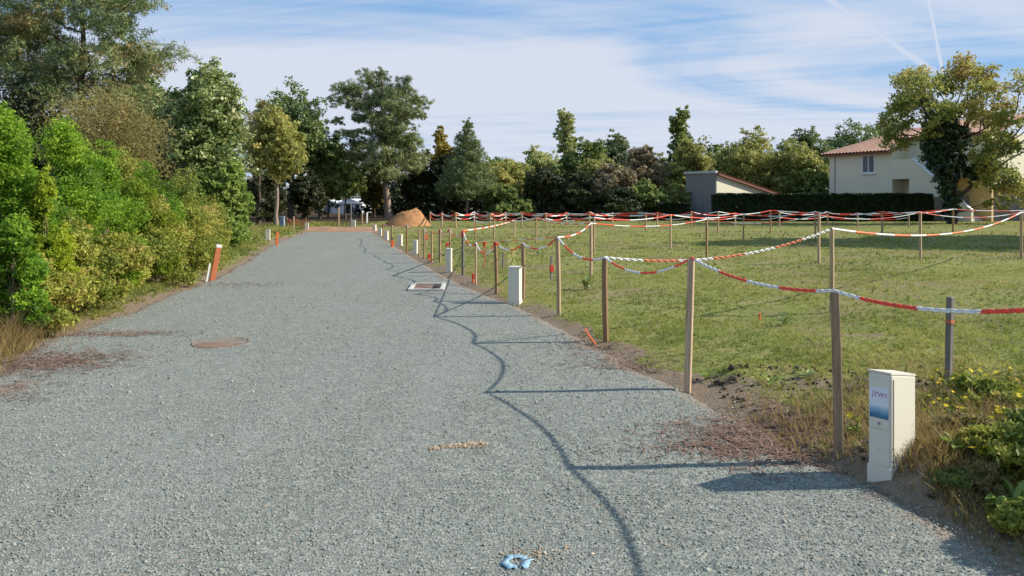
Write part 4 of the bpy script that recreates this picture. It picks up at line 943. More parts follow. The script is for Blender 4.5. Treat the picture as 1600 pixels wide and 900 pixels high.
def low_house():
    Z = 57; a, b = AT(1546, Z), AT(1680, Z); t = thing('garage', 'low cream gabled building with tiled roof behind the walnut tree', 'garage', (a, Z, 0)); w = b - a
    zt = HT(262, Z); zb = HT(284, Z); rise = HT(246, Z)
    bm = bmesh.new(); prism(bm, [(0, 0, -.1), (w, 2.2, -.1), (w, 2.2, 3.0), (w * .5, 1.1, rise - .1), (0, 0, 3.05)], (-2.4, 6, 0)); link('wall', bm_mesh('wall', bm), M['render'], t)
    tiled_roof('roof', (-.35, -.25, 2.95), (-2.9, 6.2, 2.95), (w * .5 - 2.6, 7.3, rise), (w * .5 - .1, .85, rise), t)
    tiled_roof('roof', (w * .5 - .1, .85, rise + .01), (w * .5 - 2.6, 7.3, rise + .01), (w + .3 - 2.5, 8.5, 2.95), (w + .3, 2.1, 2.95), t)
    # lean-to awning with a dark red fascia
    bm = bmesh.new(); prism(bm, [(-.3, -2.2, 2.05), (w, -.4, 2.05), (w, -.4, 2.55), (-.3, -2.2, 2.55)], (-.05, .12, 0)); link('fascia', bm_mesh('fascia', bm), M['trim'], t)
    bm = bmesh.new(); prism(bm, [(-.35, -2.05, 2.5), (w, -.25, 2.5), (w, 2.15, 2.85), (0, -.03, 2.85)], (0, 0, .06)); link('awning', bm_mesh('awning', bm), M['tiles'], t)
    for x, y in ((-.15, -2.0), (2.6, -1.2)):
        bm = bmesh.new(); box(bm, x, x + .14, y, y + .14, -.1, 2.05); link('awning_post', bm_mesh('awning_post', bm), M['whitepaint'], t)
low_house()


def shed():
    C0 = Vector((AT(1120, 55), 55, 0)); g = Vector((0.84, 0.54, 0)).normalized(); s = Vector((-g.y, g.x, 0))
    t = thing('shed', 'small building with a grey end wall and a sunlit cream gable', 'shed', C0)
    W_, D_ = 7.6, 3.0; hi, lo = HT(270, 55), 1.75
    bm = bmesh.new(); prism(bm, [Vector((0, 0, -.1)), g * W_ + Vector((0, 0, -.1)), g * W_ + Vector((0, 0, lo)), Vector((0, 0, hi - .12))], s * D_); link('gable_wall', bm_mesh('gable_wall', bm), M['render'], t)
    out = -g
    for k, (a, b) in enumerate(((0.0, 1.28), (1.33, D_))):          # the two grey panels, a dark joint between
        bm = bmesh.new(); prism(bm, [s * a + Vector((0, 0, -.1)), s * b + Vector((0, 0, -.1)), s * b + Vector((0, 0, hi - .02)), s * a + Vector((0, 0, hi - .02))], out * (.10 if k == 0 else .07)); link('panel', bm_mesh('panel', bm), M['greywall'], t)
    bm = bmesh.new(); prism(bm, [s * -.06 + Vector((0, 0, hi - .015)), s * (D_ + .1) + Vector((0, 0, hi - .015)), s * (D_ + .1) + Vector((0, 0, hi + .16)), s * -.06 + Vector((0, 0, hi + .16))], out * .2); link('wall_cap', bm_mesh('wall_cap', bm), M['cap'], t)
    e = g * (W_ + .35)
    tiled_roof('roof', e + s * -.25 + Vector((0, 0, lo - .02)), e + s * (D_ + .2) + Vector((0, 0, lo - .02)), s * (D_ + .2) + Vector((0, 0, hi + .02)), s * -.25 + Vector((0, 0, hi + .02)), t, .12)
shed()


def back_fence():
    Z = 53.5; a, b = AT(1458, Z), AT(1660, Z); h = HT(306, Z)
    t = thing('board_fence', 'grey weathered board fence behind the walnut tree', 'fence', (a, Z, 0)); x = 0; k = 0
    while x < b - a:
        w = 0.60; bm = bmesh.new(); box(bm, x, x + w - .03, 0, .05, .02, h - .06 + .04 * math.sin(k * 2.3)); link('panel', bm_mesh('panel', bm), M['greyfence'], t)
        x += w; k += 1
    for i in range(int((b - a) / 1.8) + 1):
        bm = bmesh.new(); box(bm, i * 1.8 - .06, i * 1.8 + .06, .055, .17, -.1, h + .03); link('post', bm_mesh('post', bm), M['greyfence'], t)
    bm = bmesh.new(); box(bm, 0, b - a, .053, .10, h * .75, h * .75 + .1); link('rail', bm_mesh('rail', bm), M['greyfence'], t)
back_fence()


def white_building():
    Z = 80; X = AT(500, Z); t = thing('outbuilding', 'white low building glimpsed between the trunks at the road end', 'building', (X, Z, 0)); w = AT(566, Z) - X
    hh = HT(312, Z)
    bm = bmesh.new(); prism(bm, [(0, 0, -.1), (w, 0, -.1), (w, 0, hh - .35), (w * .72, 0, hh + .1), (w * .4, 0, hh - .3), (w * .2, 0, hh), (0, 0, hh - .3)], (0, 5, 0)); link('wall', bm_mesh('wall', bm), M['tent'], t)
    bm = bmesh.new(); box(bm, .15, w * .26, -.06, .02, .0, 1.35); link('door', bm_mesh('door', bm), M['slate'], t)
    bm = bmesh.new(); box(bm, w * .62, w * .74, -.06, .02, .0, 1.0); link('door', bm_mesh('door', bm), M['dark'], t)
    for x0, x1 in ((w * .36, w * .46), (w * .82, w * .95)):
        bm = bmesh.new(); box(bm, x0, x1, -.05, .02, .5, 1.1); f = link('window', bm_mesh('window', bm), M['whitepaint'], t)
        bm = bmesh.new(); box(bm, x0 + .08, x1 - .08, -.06, -.045, .58, 1.02); link('pane', bm_mesh('pane', bm), M['glass'], f)
    bm = bmesh.new(); box(bm, -.1, w + .1, -.12, -.02, hh - .48, hh - .38); link('gutter', bm_mesh('gutter', bm), M['cap'], t)
white_building()


def sand_heap():
    c = P(634, 354); w = 66 * c.y / F; h = HT(322, c.y) + .05; n = 40
    t = thing('sand_heap', 'heap of orange sand beside the end of the road', 'heap', (c.x, c.y + .9, 0))
    r, a = np.meshgrid(np.linspace(0, 1, 22), np.linspace(0, 2 * np.pi, n, endpoint=False), indexing='ij')
    rr = r * (1 + .14 * vnoise(np.cos(a) * 1.5 + 5, np.sin(a) * 1.5 + 5, 3)); x = rr * np.cos(a) * w * .60; y = rr * np.sin(a) * w * .55
    prof = np.clip(1 - r, 0, 1) ** 0.95 * (1 - .25 * np.exp(-(r / .2) ** 2))
    z = h * 1.12 * prof * (1 + .16 * vnoise(x * 1.6 + 9, y * 1.6 + 9, 4)) + .05 * vnoise(x * 5, y * 5, 5) * (1 - r) - .05
    z += .12 * h * np.exp(-((x - .75) / .35) ** 2 - (y / .5) ** 2)
    i = np.arange(21)[:, None] * n; j = np.arange(n)[None]; j2 = (j + 1) % n
    Fq = np.stack([i + j, i + n + j, i + n + j2, i + j2], -1).reshape(-1, 4)
    link('heap', mesh_np('heap', np.stack([x.ravel(), y.ravel(), z.ravel()], 1), Fq, smooth=True), M['sand'], t)
    rng = np.random.default_rng(2); m = 260; q = rng.integers(0, 21 * n, m); pos = np.stack([x.ravel()[q], y.ravel()[q], z.ravel()[q] + .01], 1)
    V, Ft = stones(pos, .028 * rng.lognormal(0, .4, m), rng); tag(link('clods', mesh_np('clods', V, Ft), M['sand'], t), kind='stuff')
sand_heap()

# ------------------------------------------------------------------ posts
def post_mesh(h, w, rng, dw=None, warp=0.006):
    """sawn square post with a slightly bevelled top and a little warp, buried 10 cm"""
    bm = bmesh.new(); box(bm, -w / 2, w / 2, -(dw or w) / 2, (dw or w) / 2, -0.12, h, 0.0)
    top = [e for e in bm.edges if all(v.co.z > h - 1e-4 for v in e.verts)]
    bmesh.ops.bevel(bm, geom=top, offset=w * .10, segments=1, affect='EDGES')
    ver = [e for e in bm.edges if abs(e.verts[0].co.z - e.verts[1].co.z) > h * .5]
    bmesh.ops.bevel(bm, geom=ver, offset=w * .06, segments=1, affect='EDGES')
    for zc in (h * .33, h * .66):
        bmesh.ops.bisect_plane(bm, geom=bm.verts[:] + bm.edges[:] + bm.faces[:], plane_co=(0, 0, zc), plane_no=(0, 0, 1))
    a, b = rng.normal(0, warp, 2)
    for v in bm.verts:
        k = math.sin(min(1, max(0, v.co.z / h)) * math.pi); v.co.x += a * k; v.co.y += b * k
    return bm_mesh('post', bm)


POST = {}
prng = np.random.default_rng(55)
G_POST = 'wooden posts that carry the barrier chains'
def post(key, label, xb, yb, yt, w=0.062, mat='wood', xt=None, rz=None, Z=None, cap=None, group=G_POST, name='fence_post'):
    """post whose foot is at pixel (xb, yb) and whose top is at pixel row yt"""
    Z = Z or CAMH * F / (yb - HOR); X = AT(xb, Z); z0 = gz(X, Z); top = HT(yt, Z); h = top - z0
    o = link(name, post_mesh(h, w * 0.80, prng), M[mat]); o.location = (X, Z, z0)
    lx_ = 0 if xt is None else math.atan2(AT(xt, Z) - X, h)
    o.rotation_euler = Matrix.Rotation(lx_, 3, 'Y').to_euler()
    o.rotation_euler.rotate_axis('Z', rz if rz is not None else math.radians(float(prng.uniform(-50, -28))))
    tag(o, label, 'post', group)
    POST[key] = Vector((X + math.sin(lx_) * h, Z, z0 + h * math.cos(lx_)))
    if cap:
        m = bmesh.new(); w2 = w * .45; z1 = h * cap[2] ; box(m, -w2, w2, -w2, w2, h * cap[1], min(z1, h + .004)); link(cap[3], bm_mesh('paint', m), M[cap[0]], o)
    return o


RED = ('paint_red', 0.95, 1.1, 'red_cap')
R28 = math.radians(-27)
post('P1', 'thick brown post nearest the camera, left of the labelled cream box', 1310, 722, 456, 0.066, 'wood_brown', 1304, math.radians(-24))
post('P2', 'tan post at the gravel edge, second nearest the camera', 1074, 608, 404, 0.066, 'wood', 1080, R28)
post('P3', 'brown post at the gravel edge, third nearest the camera', 947, 534, 403, 0.064, 'wood_brown', 945, R28)
post('P4', 'tan post at the gravel edge where two chains part, fourth nearest the camera', 873, 493, 371, 0.058, 'wood', 871, R28)
post('P5', 'brown post right behind the second nearest cream box', 817, 470, 381, 0.058, 'wood_brown', None, R28)
post('P6', 'brown post left of the second nearest cream box', 775.5, 459, 379, 0.058, 'wood_brown', 774, R28, cap=RED)
post('P7', 'thin pale stake with orange paint at its foot', 743.5, 446, 380, 0.036, 'wood', None, R28, cap=('paint_red', 0.94, 1.1, 'red_cap'))
post('P8', 'dark grey post right of the third nearest cream box', 723.5, 431, 361, 0.056, 'wood_grey', None, R28, cap=('paint_red', 0.88, 1.1, 'red_cap'))
post('P9', 'thin pale post just behind the third nearest cream box', 702.5, 421, 358, 0.04, 'wood', None, R28, cap=RED)
post('P10', 'brown post left of the third nearest cream box', 687.5, 411, 359, 0.058, 'wood_brown', None, R28, cap=RED)
post('P11', 'thin pale post two posts left of the third nearest cream box', 674.5, 410, 362, 0.05, 'wood', None, R28)
post('P12', 'brown post right of the fourth nearest cream box', 663, 405, 358, 0.05, 'wood_brown')
post('P13', 'pale thin post beside the fourth nearest cream box', 655, 402, 358, 0.05, 'wood')
post('P14', 'brown post left of the fourth nearest cream box', 635.5, 395, 352, 0.055, 'wood_brown')
post('P15', 'brown post below the right foot of the sand heap', 612, 384, 352, 0.06, 'wood_brown')
post('P16', 'far brown post at the left foot of the sand heap', 598, 372, 348, 0.06, 'wood_brown')
post('C1', 'tall tan post standing in the grass behind the nearest post', 1299.5, 492, 358, 0.062, 'wood', None, math.radians(-40))
post('S1', 'short weathered grey stake standing behind the labelled cream box', 1482, 614, 464, 0.056, 'wood_grey', 1485, math.radians(30), group=None, cap=('terracotta', .70, .74, 'red_mark'), name='survey_stake')
post('D1', 'tan post in the grass right of the two parting chains', 923.5, 434, 349, 0.062, 'wood')
post('D2', 'tan post in the mid field left of the grey shed shadow', 1104, 403, 343, 0.07, 'wood')
post('D3', 'pair of tan posts in the mid field, the nearer of the two', 1280, 413, 336, 0.07, 'wood')
post('D4', 'tan post in the mid field below the right end of the hedge', 1438, 408, 332, 0.07, 'wood')
post('D5', 'tan post in the mid field at the right edge of the picture', 1596, 404, 332, 0.08, 'wood')
post('E1', 'thin post behind the tan post right of the parting chains', 928.5, 396, 340, 0.055, 'wood')
post('E2', 'thin post in the field in line with the bush left of the grey shed', 1048, 390, 336, 0.06, 'wood')
post('E3', 'thin post in the field in line with the left end of the cream gable', 1162, 380, 335, 0.065, 'wood')
post('E4', 'pair of tan posts in the mid field, the farther and slimmer one', 1274, 376, 331, 0.06, 'wood')
post('E5', 'tan post far across the field below the middle of the hedge', 1378, 376, 331, 0.085, 'wood')
post('E6', 'tan post in front of the ivy covered trunk', 1489, 364, 327, 0.10, 'wood')
post('E0', 'thin post in the field seen between the second and third brown road posts', 772, 378, 342, 0.055, 'wood')
post('E9', 'thin post in the field above the second nearest cream box', 804, 371, 344, 0.055, 'wood')
post('E10', 'thin post in the field a little right above the second nearest cream box', 838, 380, 340, 0.055, 'wood')
post('E11', 'thin post in the field above the tall dark post by the third cream box', 743, 376, 345, 0.05, 'wood')
post('E12', 'thin post in the far field left of the small low hedge', 1009, 362, 333, 0.075, 'wood')
post('E13', 'thin post in the far field in front of the right edge of the grey shed', 1122, 366, 331, 0.075, 'wood')
post('E14', 'thin post in the far field below the middle of the cream gable', 1204, 364, 329, 0.075, 'wood')
FARX = (672, 690, 712, 741, 766, 790, 815, 853, 885, 921, 957, 1027, 1080, 1149, 1218, 1293, 1340, 1420)
for i, x in enumerate(FARX):
    post(f'F{i}', 'slim post in the farthest row below the dark foot of the trees' if x < 1025 else 'slim post in the farthest row in front of the hedge and shed', x, 353 + (i * 7 % 5), 331 + (i * 5 % 3), 0.085, 'wood', group='posts in the farthest row')
# the chain runs on past the frame to a post beside the camera
o = post('P0', 'tan post beside the camera, right of the frame', 0, 0, 0, 0.066, 'wood', None, R28, Z=2.4) if False else None
pm = link('fence_post', post_mesh(1.45 - gz(2.54, 2.3), .056, prng), M['wood']); pm.location = (2.54, 2.3, gz(2.54, 2.3)); pm.rotation_euler = (0, 0, R28)
tag(pm, 'tan post at the near end of the road chain, right of the frame', 'post', G_POST); POST['P0'] = Vector((2.54, 2.3, 1.45))
pm = link('fence_post', post_mesh(1.2, .066, prng), M['wood']); pm.location = (22.5, 22.5, 0); tag(pm, 'tan post of the mid field row, right of the frame', 'post', G_POST); POST['D6'] = Vector((22.5, 22.5, 1.2))
pm = link('fence_post', post_mesh(1.2, .066, prng), M['wood']); pm.location = (AT(1660, 36), 36, 0); tag(pm, 'tan post of the far field row, right of the frame', 'post', G_POST); POST['E7'] = Vector((AT(1660, 36), 36, 1.15))

def stake(label, x, yb, yt, w, mat, lean=0.0, flag=None, cat='stake', name='survey_stake', group='short survey stakes'):
    """short marker stake; flag = (material, z0 share, z1 share, width) block of paint or plastic near some height"""
    p = P(x, yb); z0 = gz(p.x, p.y); h = HT(yt, p.y) - z0
    t = thing(name, label, cat, (p.x, p.y, z0), 0, group); t.rotation_euler = (0, lean, 0)
    link('shaft', post_mesh(h, w, prng), M[mat], t).rotation_euler = (0, 0, .5)
    if flag:
        bm = bmesh.new(); w2 = flag[3] * .36; box(bm, -w2, w2, -w * .62, w * .62, h * flag[1], h * flag[2], w * .1); o = link('marking', bm_mesh('marking', bm), M[flag[0]], t); o.rotation_euler = (0, 0, .35)
    return t

# ------------------------------------------------------------------ chains
def link_np(L=0.047, Wd=0.029, r=0.0062, k=12, s=5):
    """one oval chain link, long axis X, lying in the XY plane"""
    a = np.arange(k) * 2 * np.pi / k; R = Wd / 2 - r; ext = L / 2 - Wd / 2
    c = np.stack([np.cos(a) * R + np.sign(np.cos(a)) * ext * (np.abs(np.cos(a)) > 1e-6), np.sin(a) * R, 0 * a], 1)
    T = np.roll(c, -1, 0) - np.roll(c, 1, 0); T /= np.linalg.norm(T, axis=1)[:, None]; N = np.stack([T[:, 1], -T[:, 0], 0 * a], 1)
    th = np.arange(s) * 2 * np.pi / s
    V = (c[:, None] + r * (np.cos(th)[None, :, None] * N[:, None] + np.sin(th)[None, :, None] * np.array([0, 0, 1.0]))).reshape(-1, 3)
    i = np.arange(k)[:, None] * s; i2 = ((np.arange(k) + 1) % k)[:, None] * s; j = np.arange(s)[None]; j2 = (j + 1) % s
    return V, np.stack([i + j, i + j2, i2 + j2, i2 + j], -1).reshape(-1, 4)


def hang(a, b, sag, step):
    n = max(3, int((b - a).length / 0.02)); t = np.linspace(0, 1, n)
    p = np.array(a)[None] * (1 - t[:, None]) + np.array(b)[None] * t[:, None]; p[:, 2] -= 4 * sag * t * (1 - t)
    return p
def path(keys, sags):
    pts = []
    for (a, b), s in zip(zip(keys[:-1], keys[1:]), sags):
        q = hang(POST[a] + Vector((0, 0, .006)), POST[b] + Vector((0, 0, .006)), s, .02); pts.append(q if not pts else q[1:])
    p = np.concatenate(pts); s = np.concatenate([[0], np.cumsum(np.linalg.norm(np.diff(p, axis=0), axis=1))])
    return p, s
def sample(p, s, q): return np.stack([np.interp(q, s, p[:, i]) for i in range(3)], 1)
def frames(p, s, q, dq):
    c = sample(p, s, q); T = sample(p, s, np.minimum(q + dq, s[-1])) - sample(p, s, np.maximum(q - dq, 0)); T /= np.linalg.norm(T, axis=1)[:, None]
    B = np.cross(T, [0, 0, 1.0]); B /= np.linalg.norm(B, axis=1)[:, None]; N = np.cross(B, T); return c, T, B, N


def chain(label, keys, sags, section=0.42, start=0, single=False, wide=1.0, red='chain_red', pitch=0.036, tube=False, group='red and white plastic chains'):
    p, s = path(keys, sags); o = Vector(p[0]); t = thing('barrier_chain', label, 'chain', o, 0, group); p = p - p[0]
    q = np.arange(pitch / 2, s[-1] - pitch / 2, pitch); c, T, B, N = frames(p, s, q, pitch * .5)
    sec = (q / section + start).astype(int)
    if single:                                             # every link an object of its own
        V, Fq = link_np(); ms = {}
        for k in ('chain_red', 'chain_white'):
            ms[k] = mesh_np('chain_link', V, Fq, smooth=True); ms[k].materials.append(M[k])
        for i in range(len(q)):
            a = (math.pi / 4 if i % 2 else -math.pi / 4)
            b2 = B[i] * math.cos(a) + N[i] * math.sin(a); n2 = np.cross(T[i], b2)
            lk = link('chain_link', ms['chain_red' if sec[i] % 2 else 'chain_white'], None, t)
            lk.matrix_local = Matrix(((T[i][0], b2[0], n2[0], c[i][0]), (T[i][1], b2[1], n2[1], c[i][1]), (T[i][2], b2[2], n2[2], c[i][2]), (0, 0, 0, 1)))
        return t
    for k in range(sec.min(), sec.max() + 1):
        idx = np.nonzero(sec == k)[0]
        if len(idx) < 2: continue
        rd = k % 2
        if tube:                                           # far chains: knobbly string of fused links
            qq = np.linspace(q[idx[0]] - pitch / 2, q[idx[-1]] + pitch / 2, max(4, len(idx) * 2 + 1)); cc = sample(p, s, np.clip(qq, 0, s[-1]))
            V, Fq = tube_np(cc, wide * np.where(np.arange(len(qq)) % 2, 1.15, 0.8), 6)
        else:
            V0, F0 = link_np(pitch * 1.3, pitch * .75 * wide, pitch * .14 * wide, 8, 4); ps = []
            for i in idx:
                a = (math.pi / 4 if i % 2 else -math.pi / 4); b2 = B[i] * math.cos(a) + N[i] * math.sin(a); n2 = np.cross(T[i], b2)
                ps.append((c[i] + V0[:, :1] * T[i] + V0[:, 1:2] * b2 + V0[:, 2:] * n2, F0))
            V, Fq = join_np(ps)
        link('red_section' if rd else 'white_section', mesh_np('chain_section', V, Fq, smooth=True), M[red if rd else 'chain_white'], t)
    return t


chain('red and white chain with visible links swinging past the nearest posts', ['P0', 'P1', 'P2', 'P3'], [0.161, 0.075, 0.15], 0.40, 0.55, single=True)
chain('red and white chain sagging from post to post along the gravel edge', ['P3', 'P4', 'P5', 'P6', 'P7', 'P8'], [.13, .12, .12, .2, .16], 0.40, 0, pitch=.045, wide=1.1)
chain('small far chain hanging along the road posts beyond the third nearest cream box', ['P8', 'P9', 'P10', 'P11', 'P12', 'P13', 'P14', 'P15', 'P16'], [.14, .1, .08, .08, .06, .1, .1, .08], 0.40, 1, pitch=.045, wide=.8)
stake('low pale stake far behind the thin pale stake with orange foot', 744.5, 396, 378, .05, 'wood')
POST['T1'] = Vector((AT(744.5, 21.95), 21.95, HT(378, 21.95)))
chain('low chain running back across the grass from the parting post to a low stake', ['P4', 'T1'], [0.02], 0.9, 1, tube=True, wide=.008, red='chain_orange', pitch=.05)
chain('faded chain rising from the third road post across the grass to the tall tan post', ['P3', 'C1'], [0.185], 0.55, 0, pitch=.05, wide=1.1, red='chain_orange')
chain('faded orange and white chain from the tall tan post to the right edge', ['C1', 'D5', 'D6'], [.30, .2], 0.9, 0, tube=True, wide=.017, red='chain_orange', pitch=.06)
chain('faded chain climbing from the parting post into the mid field row', ['P4', 'D1', 'D2', 'D3', 'D4', 'D5'], [.08, .12, .16, .14, .14], 0.75, 0, tube=True, wide=.011, red='chain_red', pitch=.06)
chain('faded chain from the dark road post up to the field posts', ['P8', 'E9', 'E10', 'D1'], [.05, .1, .1], 0.8, 1, tube=True, wide=.017, red='chain_orange', pitch=.06)
chain('red and white chain along the far middle row of field posts', ['E11', 'E0', 'E10', 'E1', 'E2', 'E3', 'E4', 'E5', 'E6', 'E7'], [.12] * 9, 0.95, 0, tube=True, wide=.020, pitch=.08)
chain('red and white chain along the row before the farthest posts', ['F4', 'E12', 'E13', 'E14', 'E6'], [.05, .14, .14, .2], 0.95, 1, tube=True, wide=.023, pitch=.08)
chain('red and white chain along the farthest row of posts', [f'F{i}' for i in range(len(FARX))], [.16] * (len(FARX) - 1), 1.1, 0, tube=True, wide=.022, pitch=.1)
for i in range(len(FARX)): POST[f'G{i}'] = POST[f'F{i}'] + Vector((0, 0, -.27))
chain('lower red and white chain along the farthest row of posts', [f'G{i}' for i in range(len(FARX))], [.13] * (len(FARX) - 1), 1.25, 1, tube=True, wide=.022, pitch=.1)
for i in range(len(FARX)): POST[f'H{i}'] = POST[f'F{i}'] + Vector((0, -.04, -.14))
chain('middle red and white chain along the left part of the farthest row', [f'H{i}' for i in range(13)], [.05] * 12, 0.9, 1, tube=True, wide=.022, pitch=.1)

# ------------------------------------------------------------------ utility boxes
def text_mesh(s, size):
    cu = bpy.data.curves.new('text', 'FONT'); cu.body = s; cu.size = size; cu.extrude = 0.0004; cu.resolution_u = 2
    ob = bpy.data.objects.new('text', cu); COL.objects.link(ob)
    me = bpy.data.meshes.new_from_object(ob.evaluated_get(bpy.context.evaluated_depsgraph_get())); bpy.data.objects.remove(ob); bpy.data.curves.remove(cu)
    return me


def near_box():
    w, d, hf, hb = 0.130, 0.290, 0.626, 0.578         # label face width, depth, heights front and back
    e = Vector((math.cos(math.radians(-52)), math.sin(math.radians(-52)), 0)); mid = Vector((2.093, 4.165, 0)) - e * w / 2
    t = thing('utility_box', 'cream utility box with a blue and white sticker at the gravel edge', 'utility box', (mid.x, mid.y, 0.0), math.atan2(e.y, e.x), 'cream utility boxes along the road')
    def body(w, d, hf, hb, z0):
        bm = bmesh.new(); prism(bm, [(-w / 2, 0, z0), (-w / 2, d, z0), (-w / 2, d, hb), (-w / 2, 0, hf)], (w, 0, 0))
        es = [e for e in bm.edges if e.calc_length() > .03]
        bmesh.ops.bevel(bm, geom=es, offset=.010, segments=3, affect='EDGES', profile=.5); return bm_mesh('body', bm, True)
    me = body(w, d, hf, hb, -.12); o = link('body', me, M['cream'], t); sm(o)
    # front doors, 4 mm proud, a joint between them
    for nm, z0, z1 in (('upper_door', .318, .600), ('lower_door', .115, .311)):
        bm = bmesh.new(); box(bm, -w / 2 + .010, w / 2 - .010, -.006, .004, z0, z1, .002); link(nm, bm_mesh(nm, bm), M['cream'], t)
    bm = bmesh.new(); box(bm, -w / 2 - .003, w / 2 + .003, -.008, d + .003, -.12, .105, .003); link('plinth', bm_mesh('plinth', bm), M['cream'], t)
    bm = bmesh.new(); box(bm, w / 2 + .0, w / 2 + .004, .018, .024, .108, hf - .03); link('side_joint', bm_mesh('side_joint', bm), M['cream_seam'], t)
    # a rain lip along the top, sloping back
    bm = bmesh.new(); prism(bm, [(-w / 2 - .001, -.005, hf + .001), (w / 2 + .001, -.005, hf + .001), (w / 2 + .001, d + .002, hb + .001), (-w / 2 - .001, d + .002, hb + .001)], (0, 0, .010)); link('lid', bm_mesh('lid', bm), M['cream'], t)
    bm = bmesh.new(); bmesh.ops.create_cone(bm, cap_ends=True, segments=12, radius1=.008, radius2=.007, depth=.008, matrix=Matrix.Translation((0.0, -.010, .345)) @ Matrix.Rotation(math.pi / 2, 4, 'X')); link('lock', bm_mesh('lock', bm), M['steel'], t)
    # sticker: white upper field with letters, blue shaded band at the bottom
    bm = bmesh.new(); box(bm, -w / 2 + .012, w / 2 - .012, -.0085, -.0062, .375, .545); st = link('sticker', bm_mesh('sticker', bm), M['sticker'], t)
    m, nt, b, out = new_mat('sticker_blue_band')
    co = nt.add('ShaderNodeTexCoord').outputs['Object']; sp = nt.add('ShaderNodeSeparateXYZ'); nt.put(sp.inputs[0], co)
    c = nt.ramp(nt.remap(nt.math('ADD', sp.outputs[2], nt.math('MULTIPLY', nt.noise(co, 22, 3), .03)), .385, .462, smooth=False), [(0, (0.02, 0.11, 0.22)), (.35, (0.05, 0.20, 0.34)), (.75, (0.30, 0.47, 0.60)), (1, (0.70, 0.73, 0.78))])
    nt.put(b.inputs['Base Color'], c); b.inputs['Roughness'].default_value = .4
    bm = bmesh.new(); box(bm, -w / 2 + .012, w / 2 - .012, -.0094, -.0087, .375, .450); link('blue_band', bm_mesh('blue_band', bm), m, st)
    tm = text_mesh('JTW1', .036); tm.materials.append(flat_mat('sticker_letters', (0.38, 0.10, 0.22), .5, .3, .1, 40))
    l = link('letters', tm, None, st); bb = [v.co.x for v in tm.vertices]
    l.rotation_euler = (math.pi / 2, 0, 0); l.location = (-(min(bb) + max(bb)) / 2, -.0092, .494)
    return t
def sm(o):
    for p in o.data.polygons: p.use_smooth = True
    md = o.modifiers.new('w', 'WEIGHTED_NORMAL'); md.keep_sharp = True
near_box()


def box_proto(name, label, group, mat='cream'):
    t = thing(name, label, 'utility box', (0, 0, 0), 0, group)
    bm = bmesh.new(); box(bm, -.10, .10, -.085, .085, -.1, .50, .008); link('body', bm_mesh('body', bm), M[mat], t)
    bm = bmesh.new(); box(bm, -.108, .108, -.093, .093, .50, .535, .006); link('lid', bm_mesh('lid', bm), M[mat], t)
    bm = bmesh.new(); box(bm, -.104, -.1005, -.07, .07, .06, .47, .001); link('door', bm_mesh('door', bm), M[mat], t)
    bm = bmesh.new(); box(bm, -.106, .106, -.091, .091, -.1, .045, .004); link('plinth', bm_mesh('plinth', bm), M[mat], t)
    return t
def copy_thing(o, label, loc, rz, sc):
    c = o.copy(); COL.objects.link(c); c['label'] = label; c.location = loc; c.rotation_euler = (0, 0, rz); c.scale = sc
    for ch in o.children:
        k = ch.copy(); COL.objects.link(k); k.parent = c
    return c
proto = None
for lb, x, y, top, wpx, rz in (
    ('second nearest cream utility box, beside the road posts', 805, 473, 416, 21, -18),
    ('third nearest cream utility box, slim and standing before a pale post', 701.5, 425, 388, 10, -8),
    ('fourth nearest cream utility box along the right road edge', 649, 397, 375, 8, -10),
    ('fifth cream utility box along the right road edge', 625, 384, 366, 8, -10),
    ('sixth cream utility box along the right edge, left of the sand heap', 604, 374.5, 361, 6, -12),
    ('seventh small cream box along the right edge near the road end', 594.5, 368.5, 357, 6, -12),
    ('small cream box at the far right corner of the road end', 585, 361, 351, 6, -12),
    ('cream box standing by itself in the middle beyond the road end', 552, 356, 344, 8, 4),
    ('cream utility box on the left verge beside the orange stake', 418.5, 375.5, 359, 8, 10),
    ('small cream box at the left corner of the road end', 479.5, 361, 348, 6, 8),
):
    p = P(x, y); k = wpx * p.y / F / 0.235; hz = HT(top, p.y) / .535
    if proto is None:
        proto = box_proto('utility_box', lb, 'cream utility boxes along the road'); proto.location = p; proto.rotation_euler = (0, 0, math.radians(rz)); proto.scale = (k, k, hz)
    else: copy_thing(proto, lb, p, math.radians(rz), (k, max(k, .8), hz))
p = P(441, 357); t = box_proto('utility_cabinet', 'blue grey upright cabinet standing left of the road end', None, 'cabinet_blue'); t['category'] = 'cabinet'; t.location = p; t.scale = (1.1, 1.1, HT(338, p.y) / .535)

# ------------------------------------------------------------------ small things on and beside the road
def manhole_square():
    c = P(668, 449.5); t = thing('inspection_chamber', 'square inspection chamber with a pale frame set in the gravel', 'manhole', (c.x, c.y, 0.0), math.radians(3))
    w, d, f = .62 / 2, 1.0 / 2, .07
    for nm, a in (('frame_side', (-w, w, -d, -d + f)), ('frame_side', (-w, w, d - f, d)), ('frame_side', (-w, -w + f, -d + f, d - f)), ('frame_side', (w - f, w, -d + f, d - f))):
        bm = bmesh.new(); box(bm, a[0], a[1], a[2], a[3], -.05, .035, .006); link(nm, bm_mesh(nm, bm), M['concrete'], t)
    bm = bmesh.new(); box(bm, -w + f, w - f, -d + f, d - f, -.05, .012); link('cover', bm_mesh('cover', bm), M['rust'], t)
    bm = bmesh.new(); box(bm, .12, .20, -.25, .25, .0125, .03); link('handle', bm_mesh('handle', bm), M['dark'], t)
manhole_square()


